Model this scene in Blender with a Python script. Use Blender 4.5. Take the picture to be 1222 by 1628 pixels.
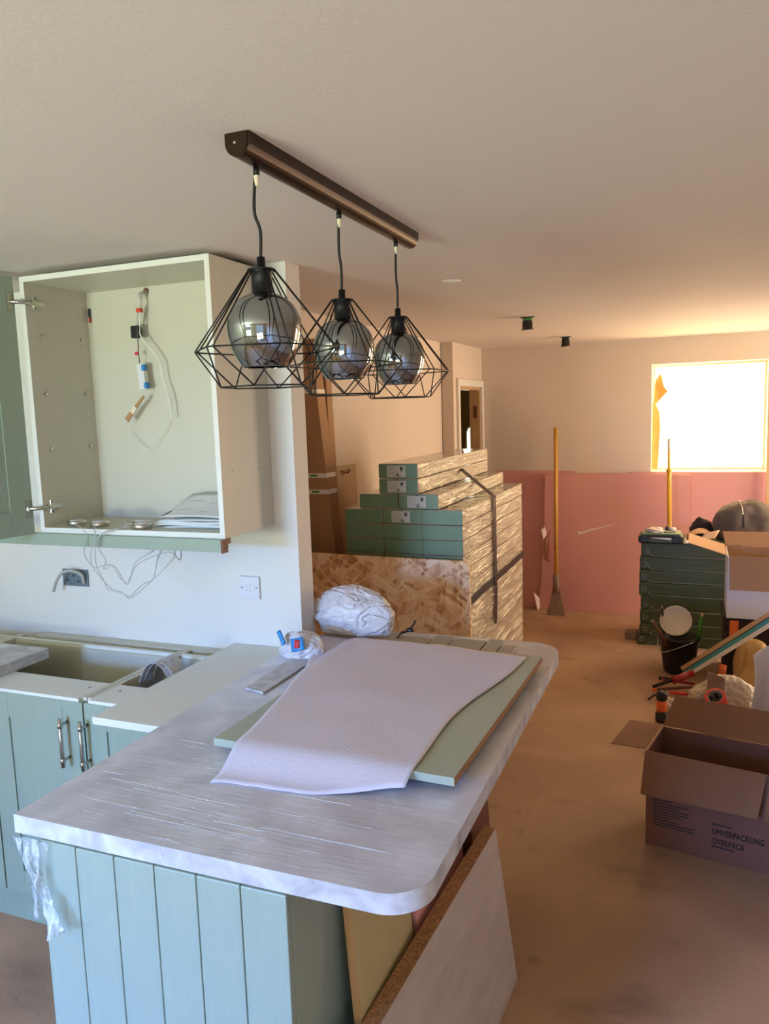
import bpy, bmesh, math, random
from mathutils import Vector, Matrix, noise

scene = bpy.context.scene
for o in list(bpy.data.objects):
    bpy.data.objects.remove(o)
COL = scene.collection
random.seed(7)
R = math.radians

# ------------------------------------------------------------------ camera
cd = bpy.data.cameras.new('camera')
cam = bpy.data.objects.new('camera', cd)
COL.objects.link(cam)
cd.sensor_fit = 'HORIZONTAL'
cd.sensor_width = 36.0
cd.lens = 36.0 * 1233.67 / 1222.0
cd.clip_start = 0.05
cam.matrix_world = Matrix(((0.928043, -0.017588, 0.372057, 0.0),
                           (0.371094, 0.129518, -0.919519, 0.0),
                           (-0.032015, 0.991421, 0.126725, 1.73),
                           (0, 0, 0, 1)))
scene.camera = cam

# ------------------------------------------------------------------ world, lights, exposure
world = bpy.data.worlds.new('daylight')
scene.world = world
world.use_nodes = True
bg = world.node_tree.nodes['Background']
bg.inputs['Color'].default_value = (0.80, 0.88, 1.0, 1)
bg.inputs['Strength'].default_value = 0.5


def area(name, loc, rx, sx, sz, color, power, spread=180):
    ld = bpy.data.lights.new(name, 'AREA')
    ld.shape = 'RECTANGLE'
    ld.size = sx
    ld.size_y = sz
    ld.color = color
    ld.energy = power
    ld.spread = R(spread)
    lo = bpy.data.objects.new(name, ld)
    COL.objects.link(lo)
    lo.location = loc
    lo.rotation_euler = tuple(R(q) for q in rx)
    return lo


# warm daylight at the far window and at the sliding door in the right wall (sunlit ground outside)
area('far_window_daylight', (0.08, 6.99, 1.62), (-90, 0, 0), 0.95, 0.95, (1.0, 0.68, 0.32), 40)
area('side_door_daylight', (2.02, 5.75, 1.10), (86, 0, 90), 1.5, 1.9, (1.0, 0.80, 0.60), 94)
area('side_door_ground_bounce', (2.02, 5.75, 0.40), (130, 0, 90), 1.5, 0.7, (1.0, 0.86, 0.64), 7, 130)
# cool sky light coming down through the openings behind the photographer, sunlit garden thrown up
area('near_window_sky', (-3.3, -5.6, 3.1), (72, 0, -14), 3.6, 2.4, (0.15, 0.37, 1.0), 2600, 140)
area('near_window_ground_bounce', (-2.15, -2.50, 1.15), (140, 0, 0), 1.05, 0.7, (0.80, 1.0, 0.88), 136, 120)
area('garden_door_daylight', (0.3, -2.52, 1.2), (85, 0, 0), 1.4, 1.6, (0.56, 0.82, 1.0), 3, 150)
area('garden_door_ground_bounce', (0.3, -2.52, 0.6), (140, 0, 0), 1.4, 0.8, (1.0, 0.84, 0.62), 30, 120)

area('hall_door_fill', (-2.36, 8.52, 1.35), (-90, 0, 0), 0.18, 0.9, (1.0, 0.92, 0.70), 5)  # fill lamp added just inside the arched pane to lift the dark corridor

scene.view_settings.view_transform = 'Standard'
scene.view_settings.look = 'None'
scene.view_settings.gamma = 1.0
scene.view_settings.use_curve_mapping = False
scene.view_settings.exposure = 0.0


# ------------------------------------------------------------------ materials
def lin(r, g, b):
    def c(v):
        v /= 255.0
        return v / 12.92 if v <= 0.04045 else ((v + 0.055) / 1.055) ** 2.4
    return (c(r), c(g), c(b), 1)


def mat(name, rgb, rough=0.6, metal=0.0, var=0.0, vscale=4.0, stretch=(1, 1, 1), bump=0.0, bscale=60.0,
        bstretch=None, coat=0.0, crough=0.08, alpha=1.0, trans=0.0, spec=0.5, emit=0.0, dist=0.0, rgb2=None, detail=4,
        cbump=0.0, bdist=0.01):
    m = bpy.data.materials.new(name)
    m.use_nodes = True
    nt = m.node_tree
    b = nt.nodes['Principled BSDF']
    c = lin(*rgb)
    b.inputs['Base Color'].default_value = c
    b.inputs['Roughness'].default_value = rough
    b.inputs['Metallic'].default_value = metal
    b.inputs['Specular IOR Level'].default_value = spec
    b.inputs['Coat Weight'].default_value = coat
    b.inputs['Coat Roughness'].default_value = crough
    b.inputs['Alpha'].default_value = alpha
    b.inputs['Transmission Weight'].default_value = trans
    if emit:
        b.inputs['Emission Color'].default_value = c
        b.inputs['Emission Strength'].default_value = emit
    tc = nt.nodes.new('ShaderNodeTexCoord')

    def noi(scale, st, dst=0.0, det=4):
        mp = nt.nodes.new('ShaderNodeMapping')
        mp.inputs['Scale'].default_value = st
        nt.links.new(tc.outputs['Object'], mp.inputs['Vector'])
        n = nt.nodes.new('ShaderNodeTexNoise')
        n.inputs['Scale'].default_value = scale
        n.inputs['Detail'].default_value = det
        n.inputs['Distortion'].default_value = dst
        nt.links.new(mp.outputs['Vector'], n.inputs['Vector'])
        return n
    if var or rgb2:
        n = noi(vscale, stretch, dist, detail)
        rp = nt.nodes.new('ShaderNodeValToRGB')
        rp.color_ramp.elements[0].position = 0.3
        rp.color_ramp.elements[1].position = 0.7
        if rgb2:
            rp.color_ramp.elements[0].color = c
            rp.color_ramp.elements[1].color = lin(*rgb2)
        else:
            rp.color_ramp.elements[0].color = tuple(v * (1 - var) for v in c[:3]) + (1,)
            rp.color_ramp.elements[1].color = tuple(min(1, v * (1 + var)) for v in c[:3]) + (1,)
        nt.links.new(n.outputs['Fac'], rp.inputs['Fac'])
        nt.links.new(rp.outputs['Color'], b.inputs['Base Color'])
    if bump or cbump:
        n2 = noi(bscale, bstretch or stretch, dist, 3)
        bp = nt.nodes.new('ShaderNodeBump')
        bp.inputs['Strength'].default_value = bump or cbump
        bp.inputs['Distance'].default_value = bdist
        nt.links.new(n2.outputs['Fac'], bp.inputs['Height'])
        if bump:
            nt.links.new(bp.outputs['Normal'], b.inputs['Normal'])
        if coat:
            nt.links.new(bp.outputs['Normal'], b.inputs['Coat Normal'])
    return m


M = {}
M['wall'] = mat('white_emulsion', (222, 216, 204), 0.75, var=0.03, vscale=1.5, bump=0.05, bscale=160)
M['plaster'] = mat('cream_emulsion', (212, 195, 175), 0.75, var=0.04, vscale=1.2, bump=0.06, bscale=140)
M['ceiling'] = mat('ceiling_emulsion', (214, 202, 190), 0.8, var=0.025, vscale=0.8, bump=0.05, bscale=90)
M['trimwhite'] = mat('white_gloss_trim', (228, 220, 206), 0.35)
M['timber'] = mat('pine_timber', (190, 150, 100), 0.55, var=0.12, vscale=6, stretch=(8, 8, 0.8))
M['cabwhite'] = mat('cream_melamine', (199, 193, 172), 0.42, var=0.015, vscale=3)
M['cabedge'] = mat('white_melamine_edge', (220, 217, 205), 0.4)
M['sage'] = mat('sage_painted_door', (144, 156, 136), 0.42, var=0.03, vscale=14, stretch=(6, 6, 0.5), bump=0.03, bscale=60,
                bstretch=(8, 8, 0.5))
M['sageflat'] = mat('sage_painted_panel', (150, 165, 150), 0.4, var=0.03, vscale=20, stretch=(8, 8, 0.6), bump=0.04,
                    bscale=90, bstretch=(8, 8, 0.5))
M['palegreen'] = mat('pale_green_panel', (164, 172, 152), 0.38, var=0.04, vscale=4, coat=0.2, crough=0.2)
M['chip'] = mat('chipboard_edge', (176, 128, 82), 0.85, vscale=160, rgb2=(120, 82, 48), detail=2, bump=0.3, bscale=160)
M['stone'] = mat('stone_laminate', (166, 163, 165), 0.42, vscale=11, rgb2=(214, 214, 217), dist=1.6, detail=8)
M['laminate'] = mat('brushed_grey_laminate', (176, 160, 148), 0.5, vscale=5, rgb2=(196, 184, 172), stretch=(1, 0.6, 3),
                    dist=0.8, detail=6)
M['wraptop'] = mat('film_wrapped_stone_laminate', (176, 175, 184), 0.36, vscale=6, rgb2=(216, 214, 222), dist=0.9, detail=8,
                   bump=0.12, bscale=14, bstretch=(0.5, 5.0, 1), coat=0.8, crough=0.15)
M['chrome'] = mat('brushed_steel', (190, 188, 182), 0.25, metal=1.0)
M['nickel'] = mat('nickel_plate', (205, 200, 188), 0.22, metal=1.0)
M['bronze'] = mat('dark_bronze_metal', (62, 46, 36), 0.34, metal=0.85, var=0.06, vscale=12)
M['black'] = mat('matt_black_metal', (24, 21, 20), 0.45, metal=0.3)
M['blackplastic'] = mat('black_plastic', (26, 25, 26), 0.4)
M['cord'] = mat('black_cord', (22, 16, 16), 0.6)
M['masking'] = mat('masking_tape', (222, 208, 176), 0.7)
M['globe'] = mat('smoked_mirror_glass', (158, 163, 162), 0.03, metal=1.0)
M['floor'] = mat('dusty_screed', (148, 116, 90), 0.72, vscale=1.6, rgb2=(182, 146, 114), detail=9, dist=0.6, bump=0.12, bscale=70)
M['pink'] = mat('pink_plasterboard', (212, 150, 140), 0.8, var=0.04, vscale=1.5, bump=0.03, bscale=120)
M['pinkedge'] = mat('plasterboard_core', (232, 204, 192), 0.9, var=0.1, vscale=30)
M['kraft'] = mat('kraft_cardboard', (172, 128, 86), 0.75, var=0.05, vscale=20, stretch=(1, 1, 6), bump=0.05, bscale=30,
                 bstretch=(12, 12, 0.5))
M['kraftin'] = mat('plain_kraft_inside', (164, 122, 84), 0.8, var=0.05, vscale=9)
M['kraftred'] = mat('brown_kraft_box', (112, 70, 52), 0.75, var=0.05, vscale=9)
M['offwhitelead'] = mat('grey_white_lead', (176, 172, 164), 0.5)
M['kraftshade'] = mat('kraft_painted_shade', (128, 84, 52), 0.8, var=0.06, vscale=9)  # kraft darkened in colour for the shade on the big box flaps
M['wrapped'] = mat('film_wrapped_kraft', (156, 139, 114), 0.55, var=0.07, vscale=5, cbump=1.0, bscale=9,
                   bstretch=(1, 0.8, 7), coat=1.0, crough=0.05, dist=2.4, bdist=0.009)
M['boxgreen'] = mat('green_card_end', (88, 114, 82), 0.5, var=0.06, vscale=9, coat=0.25, crough=0.25)
M['boxlabel'] = mat('grey_paper_label', (172, 168, 158), 0.6)
M['ink'] = mat('black_ink', (30, 23, 18), 0.6)
M['fadedink'] = mat('faded_ink', (122, 118, 112), 0.6)
M['faintgreen'] = mat('faint_print', (98, 126, 100), 0.55)
M['strap'] = mat('dark_brown_strap', (48, 28, 26), 0.4)
M['darkgreen'] = mat('film_wrapped_green_carton', (56, 67, 33), 0.55, var=0.12, vscale=4, stretch=(0.6, 1, 5), bump=0.25,
                     bscale=9, bstretch=(0.6, 1, 9), coat=0.2, crough=0.2, dist=1.2)
M['film'] = mat('clear_film_edge', (226, 224, 216), 0.15, alpha=0.4, coat=1.0)
M['filmglint'] = mat('film_wrinkle_painted_glint', (240, 226, 200), 0.2, coat=1.0)  # near-white colour paints the highlights on the film wrinkles
M['lilac'] = mat('lilac_foam_sheet', (214, 205, 214), 0.7, var=0.025, vscale=3, bump=0.08, bscale=120)
M['bag'] = mat('white_polythene', (214, 208, 208), 0.38, var=0.04, vscale=6, bump=0.25, bscale=26, trans=0.0, coat=0.3)
M['bagcream'] = mat('cream_polythene', (206, 190, 170), 0.42, var=0.06, vscale=6, bump=0.08, bscale=22)
M['bluelabel'] = mat('blue_print', (40, 132, 196), 0.4)
M['redlabel'] = mat('red_print', (206, 44, 52), 0.4)
M['switch'] = mat('white_switch_plastic', (216, 214, 212), 0.3)
M['galv'] = mat('galvanised_back_box', (120, 132, 138), 0.5, metal=0.6, var=0.25, vscale=30)
M['cablegrey'] = mat('grey_cable', (176, 170, 160), 0.5)
M['cablewhite'] = mat('white_cable', (226, 222, 208), 0.45)
M['paper'] = mat('white_paper', (226, 224, 218), 0.7)
M['yellowwood'] = mat('varnished_yellow_handle', (206, 152, 62), 0.4, var=0.1, vscale=5, stretch=(8, 8, 1))
M['yellow'] = mat('yellow_pole', (214, 158, 34), 0.4)
M['steeldirty'] = mat('scuffed_steel', (146, 118, 100), 0.6, metal=0.2, var=0.2, vscale=14)
M['grey'] = mat('charcoal_fabric', (92, 80, 70), 0.85, var=0.12, vscale=9, bump=0.2, bscale=200)
M['darkcloth'] = mat('dark_cloth', (50, 34, 32), 0.9, vscale=7, rgb2=(34, 26, 30), bump=0.2, bscale=120)
M['bucket'] = mat('black_bucket_plastic', (22, 22, 24), 0.4)
M['tub'] = mat('white_tub_plastic', (206, 196, 176), 0.45, var=0.04, vscale=9)
M['orange'] = mat('orange_plastic', (226, 104, 40), 0.45)
M['redtape'] = mat('orange_red_tape', (222, 66, 44), 0.4)
M['red'] = mat('red_tool_plastic', (150, 26, 34), 0.4)
M['teal'] = mat('teal_stripe', (70, 152, 160), 0.45)
M['tan'] = mat('tan_stripe', (196, 158, 116), 0.5)
M['whitecard'] = mat('white_card', (210, 206, 204), 0.55)
M['goldpaper'] = mat('brown_paper_bag', (180, 140, 84), 0.7, var=0.12, vscale=6, bump=0.3, bscale=18)
M['masktorn'] = mat('torn_brown_paper', (206, 162, 78), 0.7, var=0.1, vscale=8)
M['limegreen'] = mat('green_terminal', (70, 130, 40), 0.5)
M['brownfit'] = mat('brown_paint', (110, 62, 44), 0.5)
M['beige'] = mat('beige_board', (178, 142, 100), 0.6, var=0.05, vscale=3)
M['creamboard'] = mat('cream_faced_board', (186, 170, 122), 0.5, var=0.04, vscale=4, stretch=(1, 6, 1))
M['corridor'] = mat('olive_corridor_wall', (150, 132, 86), 0.85, var=0.05, vscale=2)
M['glassbright'] = mat('bright_daylit_glass', (240, 255, 248), 0.2, emit=2.5)
M['glass'] = mat('window_glass', (240, 246, 246), 0.02, trans=1.0, alpha=0.12)
M['ground'] = mat('garden_ground', (150, 150, 96), 0.9, var=0.2, vscale=0.6)
M['plank'] = mat('grey_oak_plank', (166, 156, 144), 0.5, var=0.06, vscale=6, stretch=(6, 0.8, 1))


def stain_floor(m):
    nt = m.node_tree
    b = nt.nodes['Principled BSDF']
    src = b.inputs['Base Color'].links[0].from_socket
    tc = nt.nodes.new('ShaderNodeTexCoord')
    last = src
    for sc, lo, hi, st, amt in ((2.3, .60, .78, (1, 2.2, 1), .45), (9.0, .66, .74, (1, 1, 1), .4), (34.0, .70, .76, (1, 1, 1), .5)):
        mp = nt.nodes.new('ShaderNodeMapping')
        mp.inputs['Scale'].default_value = st
        nt.links.new(tc.outputs['Object'], mp.inputs['Vector'])
        n = nt.nodes.new('ShaderNodeTexNoise')
        n.inputs['Scale'].default_value = sc
        n.inputs['Detail'].default_value = 6
        nt.links.new(mp.outputs['Vector'], n.inputs['Vector'])
        mr = nt.nodes.new('ShaderNodeMapRange')
        mr.inputs['From Min'].default_value = lo
        mr.inputs['From Max'].default_value = hi
        mr.inputs['To Max'].default_value = amt
        nt.links.new(n.outputs['Fac'], mr.inputs['Value'])
        mx = nt.nodes.new('ShaderNodeMix')
        mx.data_type = 'RGBA'
        mx.inputs[7].default_value = lin(70, 50, 40)
        nt.links.new(mr.outputs['Result'], mx.inputs[0])
        nt.links.new(last, mx.inputs[6])
        last = mx.outputs[2]
    nt.links.new(last, b.inputs['Base Color'])


stain_floor(M['floor'])


def film_material():
    m = bpy.data.materials.new('clear_stretch_film')
    m.use_nodes = True
    nt = m.node_tree
    out = nt.nodes['Material Output']
    b = nt.nodes['Principled BSDF']
    b.inputs['Base Color'].default_value = lin(226, 232, 236)
    b.inputs['Roughness'].default_value = 0.18
    tr = nt.nodes.new('ShaderNodeBsdfTransparent')
    mx = nt.nodes.new('ShaderNodeMixShader')
    n = nt.nodes.new('ShaderNodeTexNoise')
    n.inputs['Scale'].default_value = 26
    n.inputs['Distortion'].default_value = 1.5
    tc = nt.nodes.new('ShaderNodeTexCoord')
    mp = nt.nodes.new('ShaderNodeMapping')
    mp.inputs['Scale'].default_value = (1.6, 1.6, 0.4)
    nt.links.new(tc.outputs['Object'], mp.inputs['Vector'])
    nt.links.new(mp.outputs['Vector'], n.inputs['Vector'])
    rp = nt.nodes.new('ShaderNodeValToRGB')
    rp.color_ramp.elements[0].position = 0.42
    rp.color_ramp.elements[1].position = 0.66
    rp.color_ramp.elements[0].color = (0.14, 0.14, 0.14, 1)
    rp.color_ramp.elements[1].color = (0.8, 0.8, 0.8, 1)
    nt.links.new(n.outputs['Fac'], rp.inputs['Fac'])
    bp = nt.nodes.new('ShaderNodeBump')
    bp.inputs['Strength'].default_value = 0.6
    bp.inputs['Distance'].default_value = 0.01
    nt.links.new(n.outputs['Fac'], bp.inputs['Height'])
    nt.links.new(bp.outputs['Normal'], b.inputs['Normal'])
    nt.links.new(rp.outputs['Color'], mx.inputs['Fac'])
    nt.links.new(tr.outputs[0], mx.inputs[1])
    nt.links.new(b.outputs[0], mx.inputs[2])
    nt.links.new(mx.outputs[0], out.inputs['Surface'])
    return m


def osb_material():
    m = mat('oriented_strand_board', (200, 150, 98), 0.7)
    nt = m.node_tree
    b = nt.nodes['Principled BSDF']
    tc = nt.nodes.new('ShaderNodeTexCoord')
    # warp the coordinates a little, then two layers of long flakes
    nz = nt.nodes.new('ShaderNodeTexNoise')
    nz.inputs['Scale'].default_value = 5
    nt.links.new(tc.outputs['Object'], nz.inputs['Vector'])
    ad = nt.nodes.new('ShaderNodeVectorMath')
    ad.operation = 'MULTIPLY_ADD'
    ad.inputs[1].default_value = (0.05, 0.05, 0.05)
    nt.links.new(nz.outputs['Color'], ad.inputs[0])
    nt.links.new(tc.outputs['Object'], ad.inputs[2])
    cols = []
    for k, (rot, st) in enumerate(((34, (13, 1, 52)), (-38, (12, 1, 60)), (80, (15, 1, 64)))):
        m0 = nt.nodes.new('ShaderNodeMapping')
        m0.inputs['Rotation'].default_value = (0, R(rot), 0)
        nt.links.new(ad.outputs[0], m0.inputs['Vector'])
        mp = nt.nodes.new('ShaderNodeMapping')
        mp.inputs['Scale'].default_value = st
        mp.inputs['Location'].default_value = (k * 3.3, 0, k * 1.7)
        nt.links.new(m0.outputs['Vector'], mp.inputs['Vector'])
        v = nt.nodes.new('ShaderNodeTexVoronoi')
        v.inputs['Scale'].default_value = 1.0
        nt.links.new(mp.outputs['Vector'], v.inputs['Vector'])
        bw = nt.nodes.new('ShaderNodeSeparateColor')
        nt.links.new(v.outputs['Color'], bw.inputs['Color'])
        cols.append(bw.outputs[0])
    mx = nt.nodes.new('ShaderNodeMath')
    mx.operation = 'MAXIMUM'
    nt.links.new(cols[0], mx.inputs[0])
    nt.links.new(cols[1], mx.inputs[1])
    mx2 = nt.nodes.new('ShaderNodeMix')
    mx2.inputs[0].default_value = 0.28
    nt.links.new(mx.outputs[0], mx2.inputs[2])
    nt.links.new(cols[2], mx2.inputs[3])
    rp = nt.nodes.new('ShaderNodeValToRGB')
    e = rp.color_ramp.elements
    e[0].position, e[0].color = 0.18, lin(176, 116, 70)
    e[1].position, e[1].color = 0.95, lin(250, 218, 178)
    k = e.new(0.55)
    k.color = lin(232, 184, 134)
    nt.links.new(mx2.outputs[0], rp.inputs['Fac'])
    nt.links.new(rp.outputs['Color'], b.inputs['Base Color'])
    bp = nt.nodes.new('ShaderNodeBump')
    bp.inputs['Strength'].default_value = 0.25
    bp.inputs['Distance'].default_value = 0.004
    nt.links.new(mx2.outputs[0], bp.inputs['Height'])
    nt.links.new(bp.outputs['Normal'], b.inputs['Normal'])
    return m


M['stretch'] = film_material()
M['osb'] = osb_material()


# ------------------------------------------------------------------ mesh helpers
def BM():
    return bmesh.new()


def bx(bm, x0, x1, y0, y1, z0, z1, mi=0, bevel=0.0):
    v = [bm.verts.new(p) for p in ((x0, y0, z0), (x1, y0, z0), (x1, y1, z0), (x0, y1, z0),
                                   (x0, y0, z1), (x1, y0, z1), (x1, y1, z1), (x0, y1, z1))]
    fs = []
    for q in ((0, 3, 2, 1), (4, 5, 6, 7), (0, 1, 5, 4), (1, 2, 6, 5), (2, 3, 7, 6), (3, 0, 4, 7)):
        f = bm.faces.new([v[i] for i in q])
        f.material_index = mi
        fs.append(f)
    if bevel:
        es = list({e for f in fs for e in f.edges})
        bmesh.ops.bevel(bm, geom=es, offset=bevel, segments=2, affect='EDGES', profile=0.5)
    return fs


def hexa(bm, pts, mi=0):
    """eight free corners: bottom ring 0-3, top ring 4-7"""
    v = [bm.verts.new(p) for p in pts]
    for q in ((0, 3, 2, 1), (4, 5, 6, 7), (0, 1, 5, 4), (1, 2, 6, 5), (2, 3, 7, 6), (3, 0, 4, 7)):
        bm.faces.new([v[i] for i in q]).material_index = mi


def prism(bm, poly, axis, a, b, mi=0):
    """poly: 2-D outline extruded along axis between a and b (x: poly=(y,z), y: poly=(x,z), z: poly=(x,y))"""
    def P(u, w, t):
        return {'x': (t, u, w), 'y': (u, t, w), 'z': (u, w, t)}[axis]
    lo = [bm.verts.new(P(u, w, a)) for u, w in poly]
    hi = [bm.verts.new(P(u, w, b)) for u, w in poly]
    n = len(poly)
    fs = [bm.faces.new(lo), bm.faces.new(hi)]
    for i in range(n):
        fs.append(bm.faces.new((lo[i], lo[(i + 1) % n], hi[(i + 1) % n], hi[i])))
    for f in fs:
        f.material_index = mi
    return fs


def lathe(bm, prof, seg=24, c=(0, 0, 0), mi=0, cap0=False, cap1=False, axis='z'):
    rings = []
    for r, h in prof:
        ring = []
        for k in range(seg):
            a = 2 * math.pi * k / seg
            p = (r * math.cos(a), r * math.sin(a), h)
            if axis == 'y':
                p = (p[0], p[2], p[1])
            elif axis == 'x':
                p = (p[2], p[0], p[1])
            ring.append(bm.verts.new((p[0] + c[0], p[1] + c[1], p[2] + c[2])))
        rings.append(ring)
    for i in range(len(rings) - 1):
        for k in range(seg):
            f = bm.faces.new((rings[i][k], rings[i][(k + 1) % seg], rings[i + 1][(k + 1) % seg], rings[i + 1][k]))
            f.material_index = mi
            f.smooth = True
    if cap0:
        bm.faces.new(rings[0]).material_index = mi
    if cap1:
        bm.faces.new(rings[-1]).material_index = mi


def smooth_path(pts, n=6):
    """Catmull-Rom through the points"""
    P = [Vector(p) for p in pts]
    if len(P) < 3:
        return P
    Q = [P[0] * 2 - P[1]] + P + [P[-1] * 2 - P[-2]]
    out = []
    for i in range(1, len(Q) - 2):
        a, b, c, d = Q[i - 1], Q[i], Q[i + 1], Q[i + 2]
        for k in range(n):
            t = k / n
            out.append(0.5 * ((2 * b) + (c - a) * t + (2 * a - 5 * b + 4 * c - d) * t * t + (3 * b - a - 3 * c + d) * t ** 3))
    out.append(P[-1])
    return out


def tube(bm, pts, r, seg=6, mi=0, smooth=True, caps=True, r1=None):
    P = [Vector(p) for p in pts]
    n = len(P)
    up = Vector((0.31, 0.17, 0.93)).normalized()
    rings = []
    for i, p in enumerate(P):
        t = (P[min(i + 1, n - 1)] - P[max(i - 1, 0)])
        t = t.normalized() if t.length > 1e-9 else Vector((0, 0, 1))
        if abs(t.dot(up)) > 0.97:
            up = Vector((1, 0.2, 0)).normalized()
        a = (up - t * up.dot(t)).normalized()
        b = t.cross(a)
        up = a
        rr = r if r1 is None else r + (r1 - r) * i / max(1, n - 1)
        rings.append([bm.verts.new(p + a * (rr * math.cos(2 * math.pi * k / seg)) + b * (rr * math.sin(2 * math.pi * k / seg)))
                      for k in range(seg)])
    for i in range(n - 1):
        for k in range(seg):
            f = bm.faces.new((rings[i][k], rings[i][(k + 1) % seg], rings[i + 1][(k + 1) % seg], rings[i + 1][k]))
            f.smooth = smooth
            f.material_index = mi
    if caps:
        bm.faces.new(rings[0]).material_index = mi
        bm.faces.new(rings[-1]).material_index = mi


def band(bm, pts, width_dir, w, th, mi=0):
    """flat strap following pts: width w along width_dir, thickness th"""
    P = [Vector(p) for p in pts]
    wd = Vector(width_dir).normalized()
    rings = []
    for i, p in enumerate(P):
        t = (P[min(i + 1, len(P) - 1)] - P[max(i - 1, 0)]).normalized()
        wv = (wd - t * wd.dot(t)).normalized() * (w / 2)
        nv = t.cross(wv).normalized() * (th / 2)
        rings.append([bm.verts.new(p + q) for q in (wv + nv, -wv + nv, -wv - nv, wv - nv)])
    for a, b in zip(rings, rings[1:]):
        for k in range(4):
            bm.faces.new((a[k], a[(k + 1) % 4], b[(k + 1) % 4], b[k])).material_index = mi
    bm.faces.new(rings[0]).material_index = mi
    bm.faces.new(rings[-1]).material_index = mi


def crumple(bm, c, size, amp=0.25, freq=2.2, seed=0, sub=4, flat=0.35, ridge=True, mi=0):
    """a crumpled lump: facets and creases on a ball with a flattened underside; size = half extents"""
    r = bmesh.ops.create_icosphere(bm, subdivisions=sub, radius=1.0)
    off = Vector((seed * 7.3, seed * 3.1, seed * 5.7))
    rnd = random.Random(seed)
    planes = []
    for _ in range(46):
        n = Vector((rnd.gauss(0, 1), rnd.gauss(0, 1), rnd.gauss(0, 1))).normalized()
        planes.append((n, rnd.uniform(.78, 1.08)))
    for v in r['verts']:
        d = v.co.normalized()
        w = d + Vector((noise.noise(d * 3 + off), noise.noise(d * 3 + off * 2), noise.noise(d * 3 - off))) * .16
        n1 = noise.noise(w * freq + off)
        n2 = noise.noise(w * freq * 2.6 + off * 1.7)
        n3 = noise.noise(w * freq * 6 + off * 0.6)
        if ridge:
            wn = w.normalized()
            g = min(h / max(.12, wn.dot(n)) for n, h in planes if wn.dot(n) > .12)
            k = (g - 1) * 1.0 / max(amp, .01) * .55 + n1 * .55 - max(0, .10 - abs(n2)) * 3.2 - max(0, .07 - abs(n3)) * 1.6
        else:
            k = n1 * 0.8 + n2 * 0.35 + n3 * 0.1
        q = d * (1 + amp * k)
        z = q.z if q.z > -flat else -flat + (q.z + flat) * 0.04
        v.co = Vector((c[0] + q.x * size[0], c[1] + q.y * size[1], c[2] + (z + flat) * size[2]))
    for f in bm.faces:
        f.smooth = True


def sheet(bm, nx, ny, fn, th=0.0015, mi=0):
    """grid surface fn(u,v)->point with a small thickness"""
    top = [[bm.verts.new(fn(i / nx, j / ny)) for i in range(nx + 1)] for j in range(ny + 1)]
    for j in range(ny):
        for i in range(nx):
            f = bm.faces.new((top[j][i], top[j][i + 1], top[j + 1][i + 1], top[j + 1][i]))
            f.smooth = True
            f.material_index = mi
    bm.normal_update()
    if th:
        geom = bm.faces[:]
        bmesh.ops.solidify(bm, geom=geom, thickness=th)


# ------------------------------------------------------------------ object helpers
def obj(name, bm, m, parent=None, fix=True):
    """one mesh object, origin at its base centre; meshes are built in room coordinates"""
    if fix:
        bmesh.ops.recalc_face_normals(bm, faces=bm.faces[:])
    co = [v.co for v in bm.verts]
    lo = Vector((min(c.x for c in co), min(c.y for c in co), min(c.z for c in co)))
    hi = Vector((max(c.x for c in co), max(c.y for c in co), max(c.z for c in co)))
    base = Vector(((lo.x + hi.x) / 2, (lo.y + hi.y) / 2, lo.z))
    for v in bm.verts:
        v.co -= base
    me = bpy.data.meshes.new(name)
    bm.to_mesh(me)
    bm.free()
    for k in (m if isinstance(m, (list, tuple)) else [m]):
        me.materials.append(M[k])
    o = bpy.data.objects.new(name, me)
    COL.objects.link(o)
    o.location = base
    if parent is not None:
        o.parent = parent
        p, q = parent, Vector((0, 0, 0))
        while p is not None:
            q += p.location
            p = p.parent
        o.location = base - q
    return o


def tag(o, label, cat, group=None):
    o['label'] = label
    o['category'] = cat
    if group:
        o['group'] = group
    return o


def thing(name, loc, label, cat, group=None):
    o = bpy.data.objects.new(name, None)
    o.empty_display_size = 0.05
    COL.objects.link(o)
    o.location = loc
    return tag(o, label, cat, group)


def struct(name, bm, m, parent=None):
    o = obj(name, bm, m, parent)
    if parent is None:
        o['kind'] = 'structure'
    return o


def box(name, b6, m, parent=None, bevel=0.0):
    bm = BM()
    bx(bm, *b6, bevel=bevel)
    return obj(name, bm, m, parent)


def text_mesh(name, s, size, m, parent, origin, xdir, zdir, extrude=0.0004, squeeze=1.0, bold=False):
    cu = bpy.data.curves.new(name, 'FONT')
    cu.body = s
    cu.size = size
    cu.extrude = extrude
    cu.offset = 0
    cu.space_character = 1.02
    to = bpy.data.objects.new(name, cu)
    COL.objects.link(to)
    dg = bpy.context.evaluated_depsgraph_get()
    me = bpy.data.meshes.new_from_object(to.evaluated_get(dg))
    bpy.data.objects.remove(to)
    x = Vector(xdir).normalized()
    z = Vector(zdir).normalized()
    n = x.cross(z)
    og = Vector(origin)
    bm = BM()
    for q in ((0, 0), (.0011, 0), (.0005, .0008)) if bold else ((0, 0),):
        k0 = len(bm.verts)
        bm.from_mesh(me)
        bm.verts.ensure_lookup_table()
        for v in bm.verts[k0:]:
            v.co.x += q[0]
            v.co.y += q[1]
    bpy.data.meshes.remove(me)
    for v in bm.verts:
        v.co = og + x * v.co.x * squeeze + z * v.co.y + n * v.co.z
    return obj(name, bm, m, parent)


def copy_tree(o, parent=None):
    c = o.copy()
    COL.objects.link(c)
    c.parent = parent
    for ch in list(o.children):
        copy_tree(ch, c)
    return c


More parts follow.
